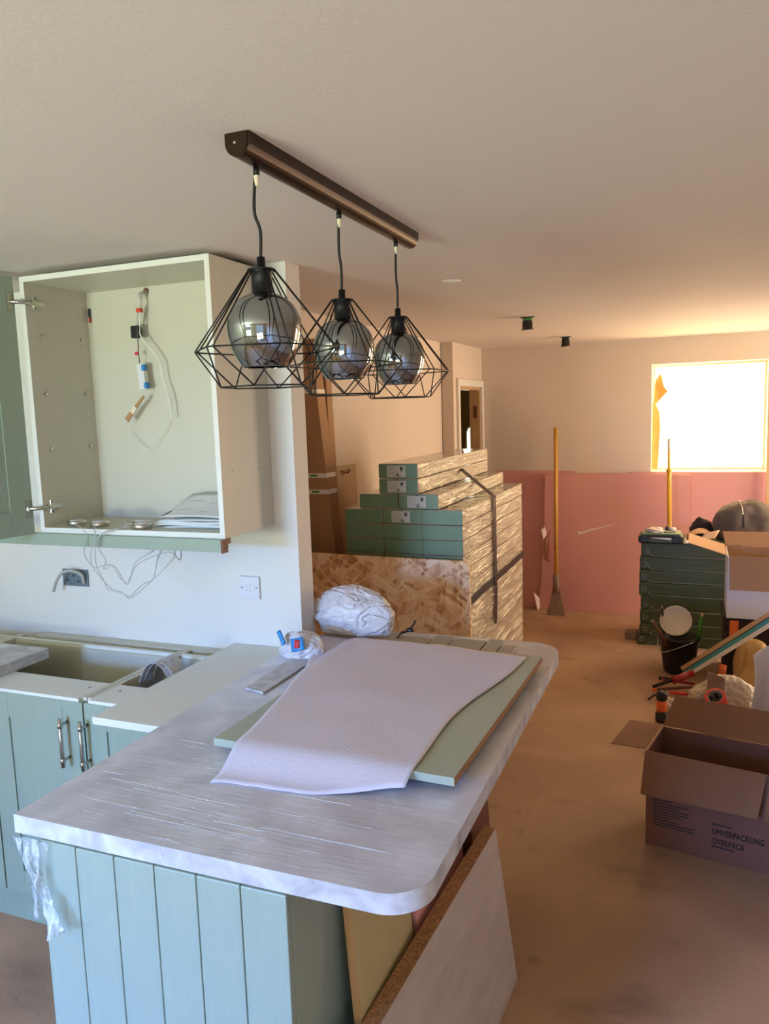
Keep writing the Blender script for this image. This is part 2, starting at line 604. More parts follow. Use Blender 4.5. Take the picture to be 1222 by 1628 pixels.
# ------------------------------------------------------------------ the room
CEIL = 2.25
XL, XR = -1.84, 1.75          # living-room left wall, right wall
YB, YF = 6.66, -2.40          # far wall, wall behind the photographer
KY = 2.40                     # face of the kitchen partition
KX = -3.30                    # kitchen's own left wall

bm = BM(); bx(bm, -3.6, XR + .2, YF - .2, YB + .3, -0.10, 0.0)
struct('floor', bm, 'floor')
bm = BM(); bx(bm, -3.6, XR + .2, YF - .2, YB + .3, CEIL, CEIL + 0.12)
struct('ceiling', bm, 'ceiling')
bm = BM(); bx(bm, KX - .12, -1.305, KY, KY + .10, 0, CEIL)
struct('wall_kitchen', bm, 'wall')
bm = BM(); bx(bm, KX - .12, KX, YF, KY, 0, CEIL)
struct('wall_kitchen_left', bm, 'wall')
bm = BM(); bx(bm, XL - .12, XL, KY + .10, 5.80, 0, CEIL)
struct('wall_left', bm, 'plaster')

# wall with the doorway
DY0, DY1, DZ = 5.93, 6.60, 1.918
bm = BM()
bx(bm, -1.835, -1.745, 5.80, DY0, 0, CEIL)
bx(bm, -1.835, -1.745, DY0, DY1, DZ, CEIL)
bx(bm, -1.835, -1.745, DY1, YB + .28, 0, CEIL)
struct('wall_left_doorway', bm, 'plaster')
bm = BM()
for a, b in ((DY0 - .05, DY0 - .002), (DY1 + .002, DY1 + .055)):
    bx(bm, -1.744, -1.725, a, b, 0, DZ + .002, bevel=.003)
bx(bm, -1.744, -1.725, DY0 - .05, DY1 + .055, DZ + .003, DZ + .058, bevel=.003)
trim = struct('trim_1', bm, 'trimwhite')
bm = BM()
bx(bm, -1.835, -1.745, DY0, DY0 + .015, 0, DZ); bx(bm, -1.835, -1.745, DY1 - .022, DY1, 0, DZ)
bx(bm, -1.835, -1.745, DY0 + .015, DY1 - .022, DZ - .022, DZ)
jamb = struct('trim_2', bm, 'timber')
box('hinge', (-1.795, -1.768, DY1 - .027, DY1 - .0225, 1.66, 1.76), 'brownfit', jamb, .001)

# corridor behind the doorway, with an outer door that has an arched light
CYE = 8.60
bm = BM()
bx(bm, -3.3, XL - .121, 5.2, 5.3, 0, CEIL); bx(bm, -3.3, -3.2, 5.3, CYE, 0, CEIL)
bx(bm, -3.3, -1.74, CYE, CYE + .1, 0, CEIL); bx(bm, -1.84, -1.74, YB + .281, CYE, 0, CEIL)
struct('wall_corridor', bm, 'corridor')
bm = BM(); bx(bm, -3.4, -1.74, YB + .30, CYE + .1, -.1, 0)
struct('floor_corridor', bm, 'floor')
bm = BM(); bx(bm, -3.4, -1.74, YB + .30, CYE + .1, CEIL, CEIL + .1)
struct('ceiling_corridor', bm, 'corridor')
wp = (-2.427, 8.55, 1.5613)
ax, az = wp[0] + .09, wp[2] - .09
d2 = struct('door_2', (lambda b: (bx(b, ax - .45, ax + .40, CYE - .05, CYE - .002, 0, 2.02, bevel=.004), b)[1])(BM()), 'corridor')
bm = BM()
arc = [(ax - .09, az - .75), (ax + .09, az - .75), (ax + .09, az)] + [(ax + .09 * math.cos(a), az + .09 * math.sin(a)) for a in [math.pi * k / 10 for k in range(1, 10)]] + [(ax - .09, az)]
prism(bm, arc, 'y', CYE - .056, CYE - .051)
pane = obj('arched_pane', bm, 'glassbright', d2)
bm = BM()
tube(bm, [(u, CYE - .055, w) for u, w in arc] + [(arc[0][0], CYE - .055, arc[0][1])], .012, 6)
obj('pane_frame', bm, 'trimwhite', d2)

# far wall with the window opening
WX0, WX1, WZ0, WZ1 = -0.346, 0.503, 1.185, 2.045
bm = BM()
bx(bm, -1.745, WX0, YB, YB + .28, 0, CEIL); bx(bm, WX1, XR + .1, YB, YB + .28, 0, CEIL)
bx(bm, WX0, WX1, YB, YB + .28, 0, WZ0); bx(bm, WX0, WX1, YB, YB + .28, WZ1, CEIL)
struct('wall_back', bm, 'plaster')
bm = BM()
fw_ = .016
for b6 in ((WX0, WX0 + fw_, WZ0, WZ1), (WX1 - fw_, WX1, WZ0, WZ1), (WX0 + fw_, WX1 - fw_, WZ0, WZ0 + fw_), (WX0 + fw_, WX1 - fw_, WZ1 - fw_, WZ1)):
    bx(bm, b6[0], b6[1], YB + .235, YB + .275, b6[2], b6[3], bevel=.003)
win1 = struct('window_1', bm, 'trimwhite')
box('pane', (WX0 + fw_, WX1 - fw_, YB + .25, YB + .255, WZ0 + fw_, WZ1 - fw_), 'glass', win1)

# right wall and the wall behind the photographer with its window and garden door
SY_0, SY_1, SZ_1 = 4.95, 6.55, 2.06
bm = BM()
bx(bm, XR, XR + .12, YF, SY_0, 0, CEIL); bx(bm, XR, XR + .12, SY_0, SY_1, SZ_1, CEIL); bx(bm, XR, XR + .12, SY_1, YB, 0, CEIL)
struct('wall_right', bm, 'plaster')
bm = BM()
for q in ((SY_0, SY_0 + .05, 0, SZ_1), (SY_1 - .05, SY_1, 0, SZ_1), (SY_0 + .05, SY_1 - .05, 0, .04), (SY_0 + .05, SY_1 - .05, SZ_1 - .05, SZ_1), (5.71, 5.79, .04, SZ_1 - .05)):
    bx(bm, XR + .04, XR + .10, q[0], q[1], q[2], q[3], bevel=.004)
struct('door_4', bm, 'trimwhite')
AX0, AX1, AZ0, AZ1 = -2.70, -1.60, 0.98, 2.05
GX0, GX1, GZ1 = -0.45, 1.05, 2.05
bm = BM()
bx(bm, KX - .12, AX0, YF - .15, YF, 0, CEIL); bx(bm, AX0, AX1, YF - .15, YF, 0, AZ0); bx(bm, AX0, AX1, YF - .15, YF, AZ1, CEIL)
bx(bm, AX1, GX0, YF - .15, YF, 0, CEIL); bx(bm, GX0, GX1, YF - .15, YF, GZ1, CEIL); bx(bm, GX1, XR + .12, YF - .15, YF, 0, CEIL)
struct('wall_front', bm, 'wall')
for n, (x0, x1, z0, z1, mid) in enumerate(((AX0, AX1, AZ0, AZ1, -2.15), (GX0, GX1, 0.0, GZ1, 0.30))):
    bm = BM()
    for q in ((x0, x0 + .05, z0, z1), (x1 - .05, x1, z0, z1), (x0 + .05, x1 - .05, z0, z0 + .05), (x0 + .05, x1 - .05, z1 - .05, z1), (mid - .035, mid + .035, z0 + .05, z1 - .05)):
        bx(bm, q[0], q[1], YF - .11, YF - .05, q[2], q[3], bevel=.004)
    w = struct('window_2' if n == 0 else 'door_3', bm, 'trimwhite')

# ------------------------------------------------------------------ pendant light over the island
BARX = -0.795
pl = thing('pendant_light', (BARX, 1.77, 2.19), 'dark bronze ceiling bar with three smoked globes in black wire cages', 'pendant light')
bm = BM()
hw, dp = .026, .043


def arcprof(hw, dp, n=14):
    pts = [(BARX - hw, CEIL)]
    pts += [(BARX - hw * math.cos(math.pi * k / n), CEIL - dp + hw - hw * math.sin(math.pi * k / n) if True else 0) for k in range(n + 1)]
    pts += [(BARX + hw, CEIL)]
    return pts


prism(bm, arcprof(hw, dp), 'y', 1.30, 2.235)
bar = obj('canopy_bar', bm, 'bronze', pl)
bm = BM(); prism(bm, arcprof(hw - .003, dp - .003), 'y', 1.2985, 1.3)
obj('end_cap', bm, 'bronze', bar)
bm = BM(); lathe(bm, [(.0001, 1.2965), (.003, 1.297), (.003, 1.2985)], 10, (BARX - .004, 0, CEIL - .018), axis='y')
obj('screw', bm, 'nickel', bar)
GR = .0732                                     # globe radius
prof_px = [(10, 470), (25, 471), (36, 476), (45, 484), (51, 492), (55.5, 501), (58.4, 511), (59, 520), (58.4, 531), (56, 543),
           (52.5, 555), (47.5, 567), (42, 576), (38, 582), (37.6, 583.5)]
for k, (y, gx, gz) in enumerate(((1.365, -.795, 1.897), (1.747, -.799, 1.885), (2.109, -.793, 1.880))):
    s = .00124
    def H(p):                                   # heights measured on the nearest pendant
        return gz + (527 - p) * s
    bm = BM()
    # lamp holder with its collar plate and cord ferrule
    lathe(bm, [(.0005, H(413)), (.008, H(413)), (.0085, H(431)), (.0225, H(432)), (.0225, H(436)), (.0205, H(437)), (.0205, H(467)),
               (.024, H(469)), (.034, H(472)), (.036, H(475)), (.0005, H(474))], 24, (gx, y, 0))
    hold = obj('lamp_holder', bm, 'black', pl)
    bm = BM()
    lathe(bm, [(r * s, H(p)) for r, p in prof_px] + [((r - 1.2) * s, H(p)) for r, p in reversed(prof_px)], 48, (gx, y, 0))
    obj('globe', bm, 'globe', hold)
    bm = BM()
    top, eq, bt = H(433), H(556), H(614)
    Re, Rb, Rt = .142, .092, .026
    t0 = R(15 + 7 * k)
    wr = .0016
    E, Bv = [], []
    for i in range(6):
        a = t0 + i * math.pi / 3
        b = a + math.pi / 6
        Bv.append(Vector((gx + Rb * math.cos(b), y + Rb * math.sin(b), bt)))
        pair = []
        for sgn in (-1, 1):
            aa = a + sgn * R(3.4)
            e = Vector((gx + Re * math.cos(aa), y + Re * math.sin(aa), eq))
            t = Vector((gx + Rt * math.cos(a + sgn * R(8)), y + Rt * math.sin(a + sgn * R(8)), top))
            tube(bm, [t, e], wr, 6)
            pair.append(e)
        E.append(pair)
    for i in range(6):
        j = (i + 1) % 6
        tube(bm, [E[i][0], E[i][1]], wr, 6)
        tube(bm, [E[i][1], E[j][0]], wr, 6)
        tube(bm, [E[i][1], Bv[i]], wr, 6)
        tube(bm, [E[j][0], Bv[i]], wr, 6)
        tube(bm, [Bv[i], Bv[j]], wr, 6)
    ring = [(gx + Rt * math.cos(2 * math.pi * q / 24), y + Rt * math.sin(2 * math.pi * q / 24), top) for q in range(25)]
    tube(bm, ring, .0022, 6, caps=False)
    obj('wire_cage', bm, 'black', hold)
    bm = BM()
    zt = CEIL - dp
    bend = (.010, .004, .003)[k]
    tube(bm, smooth_path([(gx, y, H(414)), (gx + bend * .2, y, H(414) + .05), (gx - bend * .7, y - bend * .3, (zt + H(414)) / 2), (gx - bend * .5, y, zt - .03), (gx, y, zt - .012)], 8), .0032, 8)
    obj('cord', bm, 'cord', hold)
    bm = BM(); lathe(bm, [(.0062, zt - .016), (.0062, zt - .001), (.0001, zt - .001)], 14, (gx, y, 0), cap0=True)
    obj('cord_grip', bm, 'black', hold)
    bm = BM(); lathe(bm, [(.0036, zt - .036), (.0052, zt - .022), (.0052, zt - .0165)], 10, (gx, y, 0), cap0=True)
    obj('tape_tag', bm, 'masking', hold)

# ------------------------------------------------------------------ island
IX0, IX1, IY = -1.264, -0.675, 1.135
isl = thing('kitchen_island', (-.97, 1.7, 0), 'sage green island cabinet with a tongue-and-groove end panel', 'island')
box('carcass', (IX0 + .012, IX1 - .02, IY + .022, 2.36, .0, .868), 'cabwhite', isl)
pw = (IX1 - IX0) / 6
for i in range(6):
    bm = BM()
    x0 = IX0 + i * pw
    bx(bm, x0 + .0011, x0 + pw - .0011, IY, IY + .018, 0.0, .868, bevel=.0022)
    obj('plank', bm, 'sageflat', isl)
box('panel_backing', (IX0 + .002, IX1 - .021, IY + .0185, IY + .0218, 0, .868), 'sageflat', isl)
for y0, y1 in ((IY, 1.40), (1.4015, 2.36)):
    box('side_panel', (IX1 - .018, IX1 - .0005, max(y0, IY + .0188), y1, 0, .868), 'sageflat', isl, .0012)

# worktop with rounded outer corners, notched round the end of the partition
WT0, WT1 = .870, .910
def rcorner(cx, cy, r, a0, a1, n=26):
    return [(cx + r * math.cos(R(a0 + (a1 - a0) * k / n)), cy + r * math.sin(R(a0 + (a1 - a0) * k / n))) for k in range(n + 1)]
out = [(-1.333, 1.14)] + rcorner(-.42 - .085, 1.14 + .085, .085, -90, 0) + rcorner(-.42 - .11, 2.655 - .11, .11, 0, 90) + [(-1.29, 2.655), (-1.29, 2.397), (-1.333, 2.397)]
wt = thing('worktop', (-.87, 1.9, WT0), 'stone-effect worktop wrapped in clear film on the green island', 'worktop')
bm = BM()
fs = prism(bm, out, 'z', WT0, WT1)
fs[1].material_index = 1
obj('slab', bm, ['stone', 'wraptop'], wt)
# ridges of stretched film across the top
bm = BM()
random.seed(3)
for k in range(64):
    y = random.choice([random.uniform(1.16, 1.34), random.uniform(1.2, 1.75), random.uniform(1.2, 2.3)])
    x0 = random.uniform(-1.31, -.75)
    ln = random.choice((random.uniform(.04, .16), random.uniform(.05, .3)))
    x1 = min(x0 + ln, -.46)
    sl = random.uniform(-.05, -.01)
    n = 7
    pts = [(x0 + (x1 - x0) * i / n, y + sl * (x1 - x0) * i / n + .004 * noise.noise(Vector((i * .6, k, 0))), WT1 + .0002 + .0006 * math.sin(math.pi * i / n)) for i in range(n + 1)]
    pts = [p for p in pts if p[1] > 1.145]
    if len(pts) > 2:
        tube(bm, pts, random.choice((.0004, .0006, .0010)), 4, caps=False)
o = obj('film_ridges', bm, 'film', wt)
o['kind'] = 'stuff'
# loose film hanging under the near left corner
bm = BM()
def hang(u, v):
    top = Vector((-1.330 + .10 * u, 1.128 - .006 * math.sin(9 * u), .872))
    waist = Vector((-1.262 + .026 * u, 1.108 + .010 * math.sin(14 * u), .785))
    tail = Vector((-1.270 + .10 * u, 1.104 + .014 * math.sin(17 * u + 1), .702 + .02 * math.sin(7 * u)))
    if v < .5:
        t = v / .5
        t = t * t * (3 - 2 * t)
        p = top.lerp(waist, t)
    else:
        t = (v - .5) / .5
        p = waist.lerp(tail, t ** 1.3)
    q = noise.noise(Vector((u * 9, v * 6, 3))) * .010
    p = p + Vector((noise.noise(Vector((u * 4, v * 9, 8))) * .010 * min(1, v * 3), min(q, .012), 0))
    p.y = min(p.y, 1.128)
    return p
sheet(bm, 26, 34, hang, th=0)
obj('loose_film', bm, 'stretch', wt)

# boards and sheet lying on the worktop
pb = tag(box('plank_board', (-1.005, -.868, 1.95, 2.556, .9112, .9262), 'plank', None, .0015), 'grey wood plank lying on the worktop, leftmost at its far end', 'plank', 'grey planks on the worktop')
for x0, x1, ye, w in ((-.862, -.793, 2.592, 'narrow grey plank on the worktop, second from the left at its far end'),
                      (-.788, -.672, 2.578, 'grey plank on the worktop, middle one at its far end'),
                      (-.666, -.614, 2.598, 'narrow grey plank on the worktop, second from the right at its far end'),
                      (-.609, -.56, 2.548, 'grey plank on the worktop, rightmost at its far end')):
    tag(box('plank_board', (x0, x1, 1.95, ye, .9112, .9262), 'plank', None, .0015), w, 'plank', 'grey planks on the worktop')
gp = thing('cupboard_panel', (-.77, 1.96, .927), 'pale green painted panel lying flat under the lilac sheet', 'panel')
bm = BM()
fs = bx(bm, -.77 - .312, -.77 + .312, 1.965 - .44, 1.965 + .44, .9275, .9465)
fs[3].material_index = 1
obj('panel_board', bm, ['palegreen', 'chip'], gp)
gp.rotation_euler = (0, 0, R(-1.8))

sh = [Vector(p) for p in ((-1.0094, 1.381, 0.917), (-0.5705, 1.4618, 0.917), (-0.4859, 2.3549, 0.952), (-1.2819, 2.4964, 0.93))]
bm = BM()
def lilac(u, v):
    L = sh[0].lerp(sh[3], v)
    Rr = sh[1].lerp(sh[2], v)
    L.x += .055 * math.sin(math.pi * v) * (1 - .3 * v) - .0
    Rr.x += .032 * math.sin(math.pi * min(1, v * 1.15)) ** 2 * -1
    p = L.lerp(Rr, u)
    p.y += .012 * math.sin(u * 7 + 1) * (1 - v) ** 3 + .004 * noise.noise(Vector((u * 8, v * 8, 0)))
    # lies on the panel, sinks to the worktop beyond its near and left edges
    ty = min(1, max(0, (p.y - 1.42) / .12))
    ty = ty * ty * (3 - 2 * ty)
    tx = min(1, max(0, (p.x + 1.20) / .11))
    tx = tx * tx * (3 - 2 * tx)
    far = min(1, max(0, (2.48 - p.y) / .07))
    z = .9135 + (.9525 - .9135) * ty * max(tx, .42 if p.y > 1.9 else .1) * max(far, .6)
    z += .0025 * noise.noise(Vector((p.x * 9, p.y * 7, 1))) * ty
    return Vector((p.x, p.y, max(z, .9125)))
sheet(bm, 44, 56, lilac, th=.0014)
tag(obj('foam_sheet', bm, 'lilac'), 'lilac foam packing sheet spread over the panel on the worktop', 'sheet')

# thin offcut at the left of the sheet
a, b, c2, d = (-1.2568, 1.9406, 0.913), (-1.1844, 1.9183, 0.913), (-1.1784, 2.2447, 0.913), (-1.2633, 2.2695, 0.913)
bm = BM()
hexa(bm, [(p[0], p[1], .9112) for p in (a, b, c2, d)] + [(p[0], p[1], .9172) for p in (a, b, c2, d)])
tag(obj('board_offcut', bm, 'stone'), 'thin grey board offcut poking out left of the lilac sheet', 'offcut')

# crumpled bags at the far end
bm = BM(); crumple(bm, (-1.17, 2.555, .9285), (.165, .08, .125), .34, 1.1, 4, 6, .42)
tag(obj('plastic_bag', bm, 'bag'), 'crumpled white plastic bag at the far end of the worktop', 'plastic bag')
cb = thing('film_wrapper', (-1.25, 2.27, .911), 'crumpled clear wrapper with blue and red print beside the lilac sheet', 'wrapper')
bm = BM(); crumple(bm, (-1.245, 2.285, .9115), (.088, .064, .062), .4, 1.6, 9, 5, .45)
obj('wrapper', bm, 'bag', cb)
bm = BM()
def patch(cx, cz, w, h, tilt, y0, bend):
    def f(u, v):
        x = (u - .5) * w
        z = (v - .5) * h
        return Vector((cx + x * math.cos(tilt) - z * math.sin(tilt), y0 + bend * (abs(u - .5) ** 2) * 2 + (v - .5) * .012, cz + x * math.sin(tilt) + z * math.cos(tilt)))
    return f
sheet(bm, 6, 6, patch(-1.228, .972, .05, .042, .25, 2.214, .012), th=.0008)
obj('blue_label', bm, 'bluelabel', cb)
bm = BM(); sheet(bm, 4, 4, patch(-1.226, .975, .02, .026, .1, 2.2115, .004), th=.0008)
obj('red_label', bm, 'redlabel', cb)
bm = BM(); sheet(bm, 4, 6, patch(-1.292, .988, .018, .05, .55, 2.222, .01), th=.0008)
obj('blue_label', bm, 'bluelabel', cb)

# small blue-black clip with a tail on the planks
bm = BM()
p0, p1, p2, p3 = (-0.9842, 2.5197, 0.928), (-0.9804, 2.5489, 0.934), (-0.9626, 2.5672, 0.942), (-0.9473, 2.56, 0.9615)
tube(bm, smooth_path([p0, (p1[0], p1[1], p1[2] + .004), p2, (p2[0] + .014, p2[1] + .02, .958), (p2[0] + .02, p2[1] + .03, .975)], 6), .0035, 6)
crumple(bm, (p2[0] + .006, p2[1] + .008, .938), (.016, .012, .012), .3, 2, 3, 2)
tag(obj('strap_clip', bm, 'blackplastic'), 'small black strap clip lying behind the lilac sheet', 'clip')

# boards leaning below the worktop overhang
bm = BM()
ang = R(3)
def rotp(p, o, a):
    x, y = p[0] - o[0], p[1] - o[1]
    return (o[0] + x * math.cos(a) - y * math.sin(a), o[1] + x * math.sin(a) + y * math.cos(a), p[2])
o0 = (-.481, 2.149)
tk, hgt, lean, ln = .036, .478, .062, 1.08
pts = [(-.481 - tk, 2.149 - ln, .001), (-.481, 2.149 - ln, .001), (-.481, 2.149, .001), (-.481 - tk, 2.149, .001),
       (-.481 - tk - lean, 2.149 - ln, hgt + .003), (-.481 - lean, 2.149 - ln, hgt), (-.481 - lean, 2.149, hgt), (-.481 - tk - lean, 2.149, hgt + .003)]
pts = [rotp(p, o0, -ang) for p in pts]
hexa(bm, pts)
bm.faces.ensure_lookup_table()
bm.faces[1].material_index = 1
bm.faces[2].material_index = 1
bm.faces[4].material_index = 1
tag(obj('worktop_offcut', bm, ['laminate', 'chip']), 'grey laminate worktop offcut with a chipboard edge leaning at the island', 'offcut')

bm = BM()   # cream-faced board
hexa(bm, [(-.614, 1.33, .001), (-.595, 1.33, .001), (-.595, 1.64, .001), (-.614, 1.64, .001),
          (-.668, 1.33, .862), (-.65, 1.33, .860), (-.65, 1.64, .860), (-.668, 1.64, .862)])
bm.faces.ensure_lookup_table()
bm.faces[2].material_index = 1
tag(obj('faced_board', bm, ['creamboard', 'timber']), 'cream-faced narrow board leaning upright under the worktop corner', 'board')
bm = BM()   # pink plasterboard offcut
hexa(bm, [(-.60, 1.66, .001), (-.588, 1.66, .001), (-.588, 2.06, .001), (-.60, 2.06, .001),
          (-.658, 1.66, .82), (-.646, 1.66, .82), (-.646, 2.06, .82), (-.658, 2.06, .82)])
bm.faces.ensure_lookup_table()
tag(obj('plasterboard_offcut', bm, 'pink'), 'pink plasterboard offcut leaning on the island under the overhang', 'offcut')
bm = BM()
hexa(bm, [(-.612, 2.10, .001), (-.575, 2.10, .001), (-.575, 2.30, .001), (-.612, 2.30, .001),
          (-.66, 2.10, .78), (-.623, 2.10, .78), (-.623, 2.30, .78), (-.66, 2.30, .78)])
tag(obj('timber_offcut', bm, 'brownfit'), 'dark brown board end standing behind the pink offcut', 'offcut')

# ------------------------------------------------------------------ base units along the partition
def shaker(parent, x0, x1, z0, z1, yf, m='sage', stile=.085):
    d = box('door', (x0 + .0015, x1 - .0015, yf + .006, yf + .020, z0, z1), m, parent, .001)
    for n, q in (('stile', (x0 + .0015, x0 + stile, z0, z1)), ('stile', (x1 - stile, x1 - .0015, z0, z1)),
                 ('rail', (x0 + stile, x1 - stile, z0, z0 + stile)), ('rail', (x0 + stile, x1 - stile, z1 - stile, z1))):
        box(n, (q[0] + .0003, q[1] - .0003, yf, yf + .0058, q[2] + .0003, q[3] - .0003), m, d, .0012)
    return d


def bar_handle(parent, x, z0, z1, yf):
    bm = BM()
    tube(bm, [(x, yf - .032, z0), (x, yf - .032, z1)], .0062, 12)
    for z in (z0 + .022, z1 - .022):
        tube(bm, [(x, yf - .032, z), (x, yf + .0002, z)], .0052, 10)
        lathe(bm, [(.0078, z - .008), (.0078, z + .008)], 12, (x, yf - .032, 0), cap0=True, cap1=True)
    return obj('handle', bm, 'chrome', parent)


def base_unit(x0, x1, doors, label, handle=None):
    u = thing('base_unit', ((x0 + x1) / 2, 2.1, 0), label, 'cabinet', 'base units under the wall cabinet')
    zt = .872
    box('side_panel', (x0, x0 + .018, 1.822, 2.33, .15, zt), 'cabwhite', u)
    box('side_panel', (x1 - .018, x1, 1.822, 2.33, .15, zt), 'cabwhite', u)
    box('bottom_panel', (x0 + .018, x1 - .018, 1.822, 2.30, .15, .168), 'cabwhite', u)
    mid = (x0 + x1) / 2 - .045
    for a_, b_ in (((x0 + .018, mid - .0006), (mid + .0006, x1 - .018)) if len(doors) > 1 else ((x0 + .018, x1 - .018),)):
        box('back_panel', (a_, b_, 2.270, 2.278, .168, zt - .012), 'cabwhite', u)
    box('front_rail', (x0 + .018, x1 - .018, 1.804, 1.95, zt - .018, zt), 'cabedge', u, .001)
    box('back_rail', (x0 + .018, x1 - .018, 2.279, 2.297, zt - .09, zt), 'cabedge', u)
    box('plinth', (x0, x1, 1.862, 1.878, 0, .1495), 'sage', u)
    for a_, b_ in doors:
        d = shaker(u, a_, b_, .152, .862, 1.80)
        if handle and a_ < handle < b_:
            bar_handle(d, handle, .655, .815, 1.80)
    for q in (x0 + .06, x1 - .06):
        bm = BM(); lathe(bm, [(.0001, zt + .0004), (.005, zt + .0004), (.005, zt)], 10, (q, 1.90, 0))
        obj('screw_cap', bm, 'galv', u)
    return u


base_unit(-3.29, -2.573, [(-3.29, -2.573)], 'sage base unit at the far left under the loose worktop end')
base_unit(-2.570, -1.767, [(-2.570, -2.171), (-2.168, -1.767)], 'open-topped two-door sage base unit, bar handle at its right', -1.833)
u3 = base_unit(-1.764, -1.372, [(-1.764, -1.372)], 'sage base unit partly hidden behind the island worktop', -1.752 + .0)
# loose worktop end on the left units
bm = BM(); bx(bm, -3.25, -2.205, 1.80, 2.106, .8725, .9105, bevel=.0015)
tag(obj('worktop_end', bm, 'stone'), 'loose stone-effect worktop end lying on the left base units', 'worktop')
# white filler board between units and island
fb = thing('filler_board', (-1.47, 2.02, .8725), 'white filler board bridging base units and island worktop', 'board')
box('board', (-1.592, -1.34, 1.655, 2.395, .8725, .8945), 'cabedge', fb, .0008)
# batten on the wall behind the units
tag(box('wall_batten', (-2.52, -1.60, 2.345, 2.398, .845, .868), 'cabwhite', None, .001), 'cream batten fixed to the wall behind the base units', 'batten')

# coil of edging strip standing in the open unit
ec = thing('edging_coil', (-1.66, 2.08, .17), 'coiled grey edging strip sitting in the open base unit', 'edging coil')
for k, (rx, cx, cyy, tw) in enumerate(((.176, -1.668, 2.07, .2), (.170, -1.669, 2.10, -.15), (.160, -1.667, 2.03, .35))):
    bm = BM()
    pts = []
    for i in range(40):
        a = 2 * math.pi * i / 39
        pts.append((cx + (rx * .42) * math.cos(a), cyy + rx * .38 * math.cos(a) * math.sin(tw) + .012 * k, .725 + .20 * math.sin(a)))
    band(bm, pts, (.25 * (k - 1), 1, 0), .048, .0015)
    obj('strip_loop', bm, 'stone', ec)

# ------------------------------------------------------------------ wall cabinet with its door open
CX0, CX1, CY0, CZ0, CZ1 = -2.166, -1.396, 2.085, 1.346, 2.231
wc = thing('wall_cabinet', (-1.78, 2.24, CZ0), 'open cream wall cabinet with a sage door swung left', 'cabinet')
t = .018
box('side_panel', (CX0, CX0 + t, CY0, 2.398, CZ0, CZ1), 'cabwhite', wc, .0006)
box('side_panel', (CX1 - t, CX1, CY0, 2.398, CZ0, CZ1), 'cabwhite', wc, .0006)
box('top_panel', (CX0 + t, CX1 - t, CY0, 2.398, CZ1 - t, CZ1), 'cabwhite', wc, .0006)
box('bottom_panel', (CX0 + t, CX1 - t, CY0, 2.398, CZ0, CZ0 + t), 'cabwhite', wc, .0006)
box('back_panel', (CX0 + t, CX1 - t, 2.380, 2.388, CZ0 + t, CZ1 - t), 'cabwhite', wc)
for x0, x1, z0, z1 in ((CX0, CX0 + t, CZ0, CZ1), (CX1 - t, CX1, CZ0, CZ1), (CX0 + t, CX1 - t, CZ0, CZ0 + t), (CX0 + t, CX1 - t, CZ1 - t, CZ1)):
    box('edge_strip', (x0, x1, CY0 - .0012, CY0 - .0001, z0, z1), 'cabedge', wc)
# light rail under the cabinet with a raw wood end
pel = box('light_rail', (-2.62, -1.400, 2.066, 2.088, 1.304, 1.3455), 'sage', wc, .001)
bm = BM()
prism(bm, [(2.062, 1.302), (2.092, 1.302), (2.092, 1.328), (2.110, 1.328), (2.110, 1.3455), (2.062, 1.3455)], 'x', -1.3998, -1.392)
obj('raw_end', bm, 'brownfit', pel)
bm = BM(); tube(bm, smooth_path([(-1.391, 2.075, 1.318), (-1.391, 2.086, 1.316), (-1.391, 2.09, 1.325), (-1.391, 2.08, 1.33), (-1.391, 2.077, 1.337), (-1.391, 2.088, 1.34)], 5), .0016, 5)
obj('profile_groove', bm, 'chip', pel)
# open door, hinged at the left
dr = bpy.data.objects.new('door', None)
dx, dy = Vector((-.17, -.985)).normalized()
px, py = -2.175, 2.064
def dp_(u, v, z):                                # u along the door from the hinge, v thickness (towards the cabinet front side)
    return (px + dx * u + dy * v, py + dy * u - dx * v, z)
def dbox(name, u0, u1, v0, v1, z0, z1, m, parent):
    b = BM()
    hexa(b, [dp_(u0, v0, z0), dp_(u1, v0, z0), dp_(u1, v1, z0), dp_(u0, v1, z0), dp_(u0, v0, z1), dp_(u1, v0, z1), dp_(u1, v1, z1), dp_(u0, v1, z1)])
    return obj(name, b, m, parent)
bpy.data.objects.remove(dr)
dr = dbox('door', .0, .385, .005, .017, CZ0 - .002, CZ1 + .001, 'sage', wc)
for n, u0, u1, z0, z1 in (('stile', 0, .085, CZ0 - .002, CZ1 + .001), ('stile', .30, .385, CZ0 - .002, CZ1 + .001), ('rail', .0853, .2997, CZ0 - .002, CZ0 + .085), ('rail', .0853, .2997, CZ1 - .084, CZ1 + .001)):
    dbox(n, u0 + .0003, u1 - .0003, -.0005, .0048, z0, z1, 'sage', dr)
for zh in (2.145, 1.435):
    h = dbox('hinge', .012, .030, -.0065, -.0008, zh - .03, zh + .03, 'nickel', wc)
    b = BM()
    tube(b, [dp_(.022, -.006, zh), (CX0 + .022, 2.075, zh), (CX0 + .024, 2.105, zh)], .0075, 8)
    obj('hinge_arm', b, 'nickel', h)
    b = BM()
    bx(b, CX0 + .0185, CX0 + .027, 2.10, 2.165, zh - .009, zh + .009, bevel=.002)
    bx(b, CX0 + .0185, CX0 + .023, 2.115, 2.135, zh - .024, zh + .024, bevel=.002)
    obj('mounting_plate', b, 'nickel', h)
    for q in (-.017, .017):
        b = BM(); lathe(b, [(.004, CX0 + .0231), (.004, CX0 + .0245), (.0001, CX0 + .0245)], 8, (0, 2.125, zh + q), axis='x')
        obj('screw', b, 'galv', h)
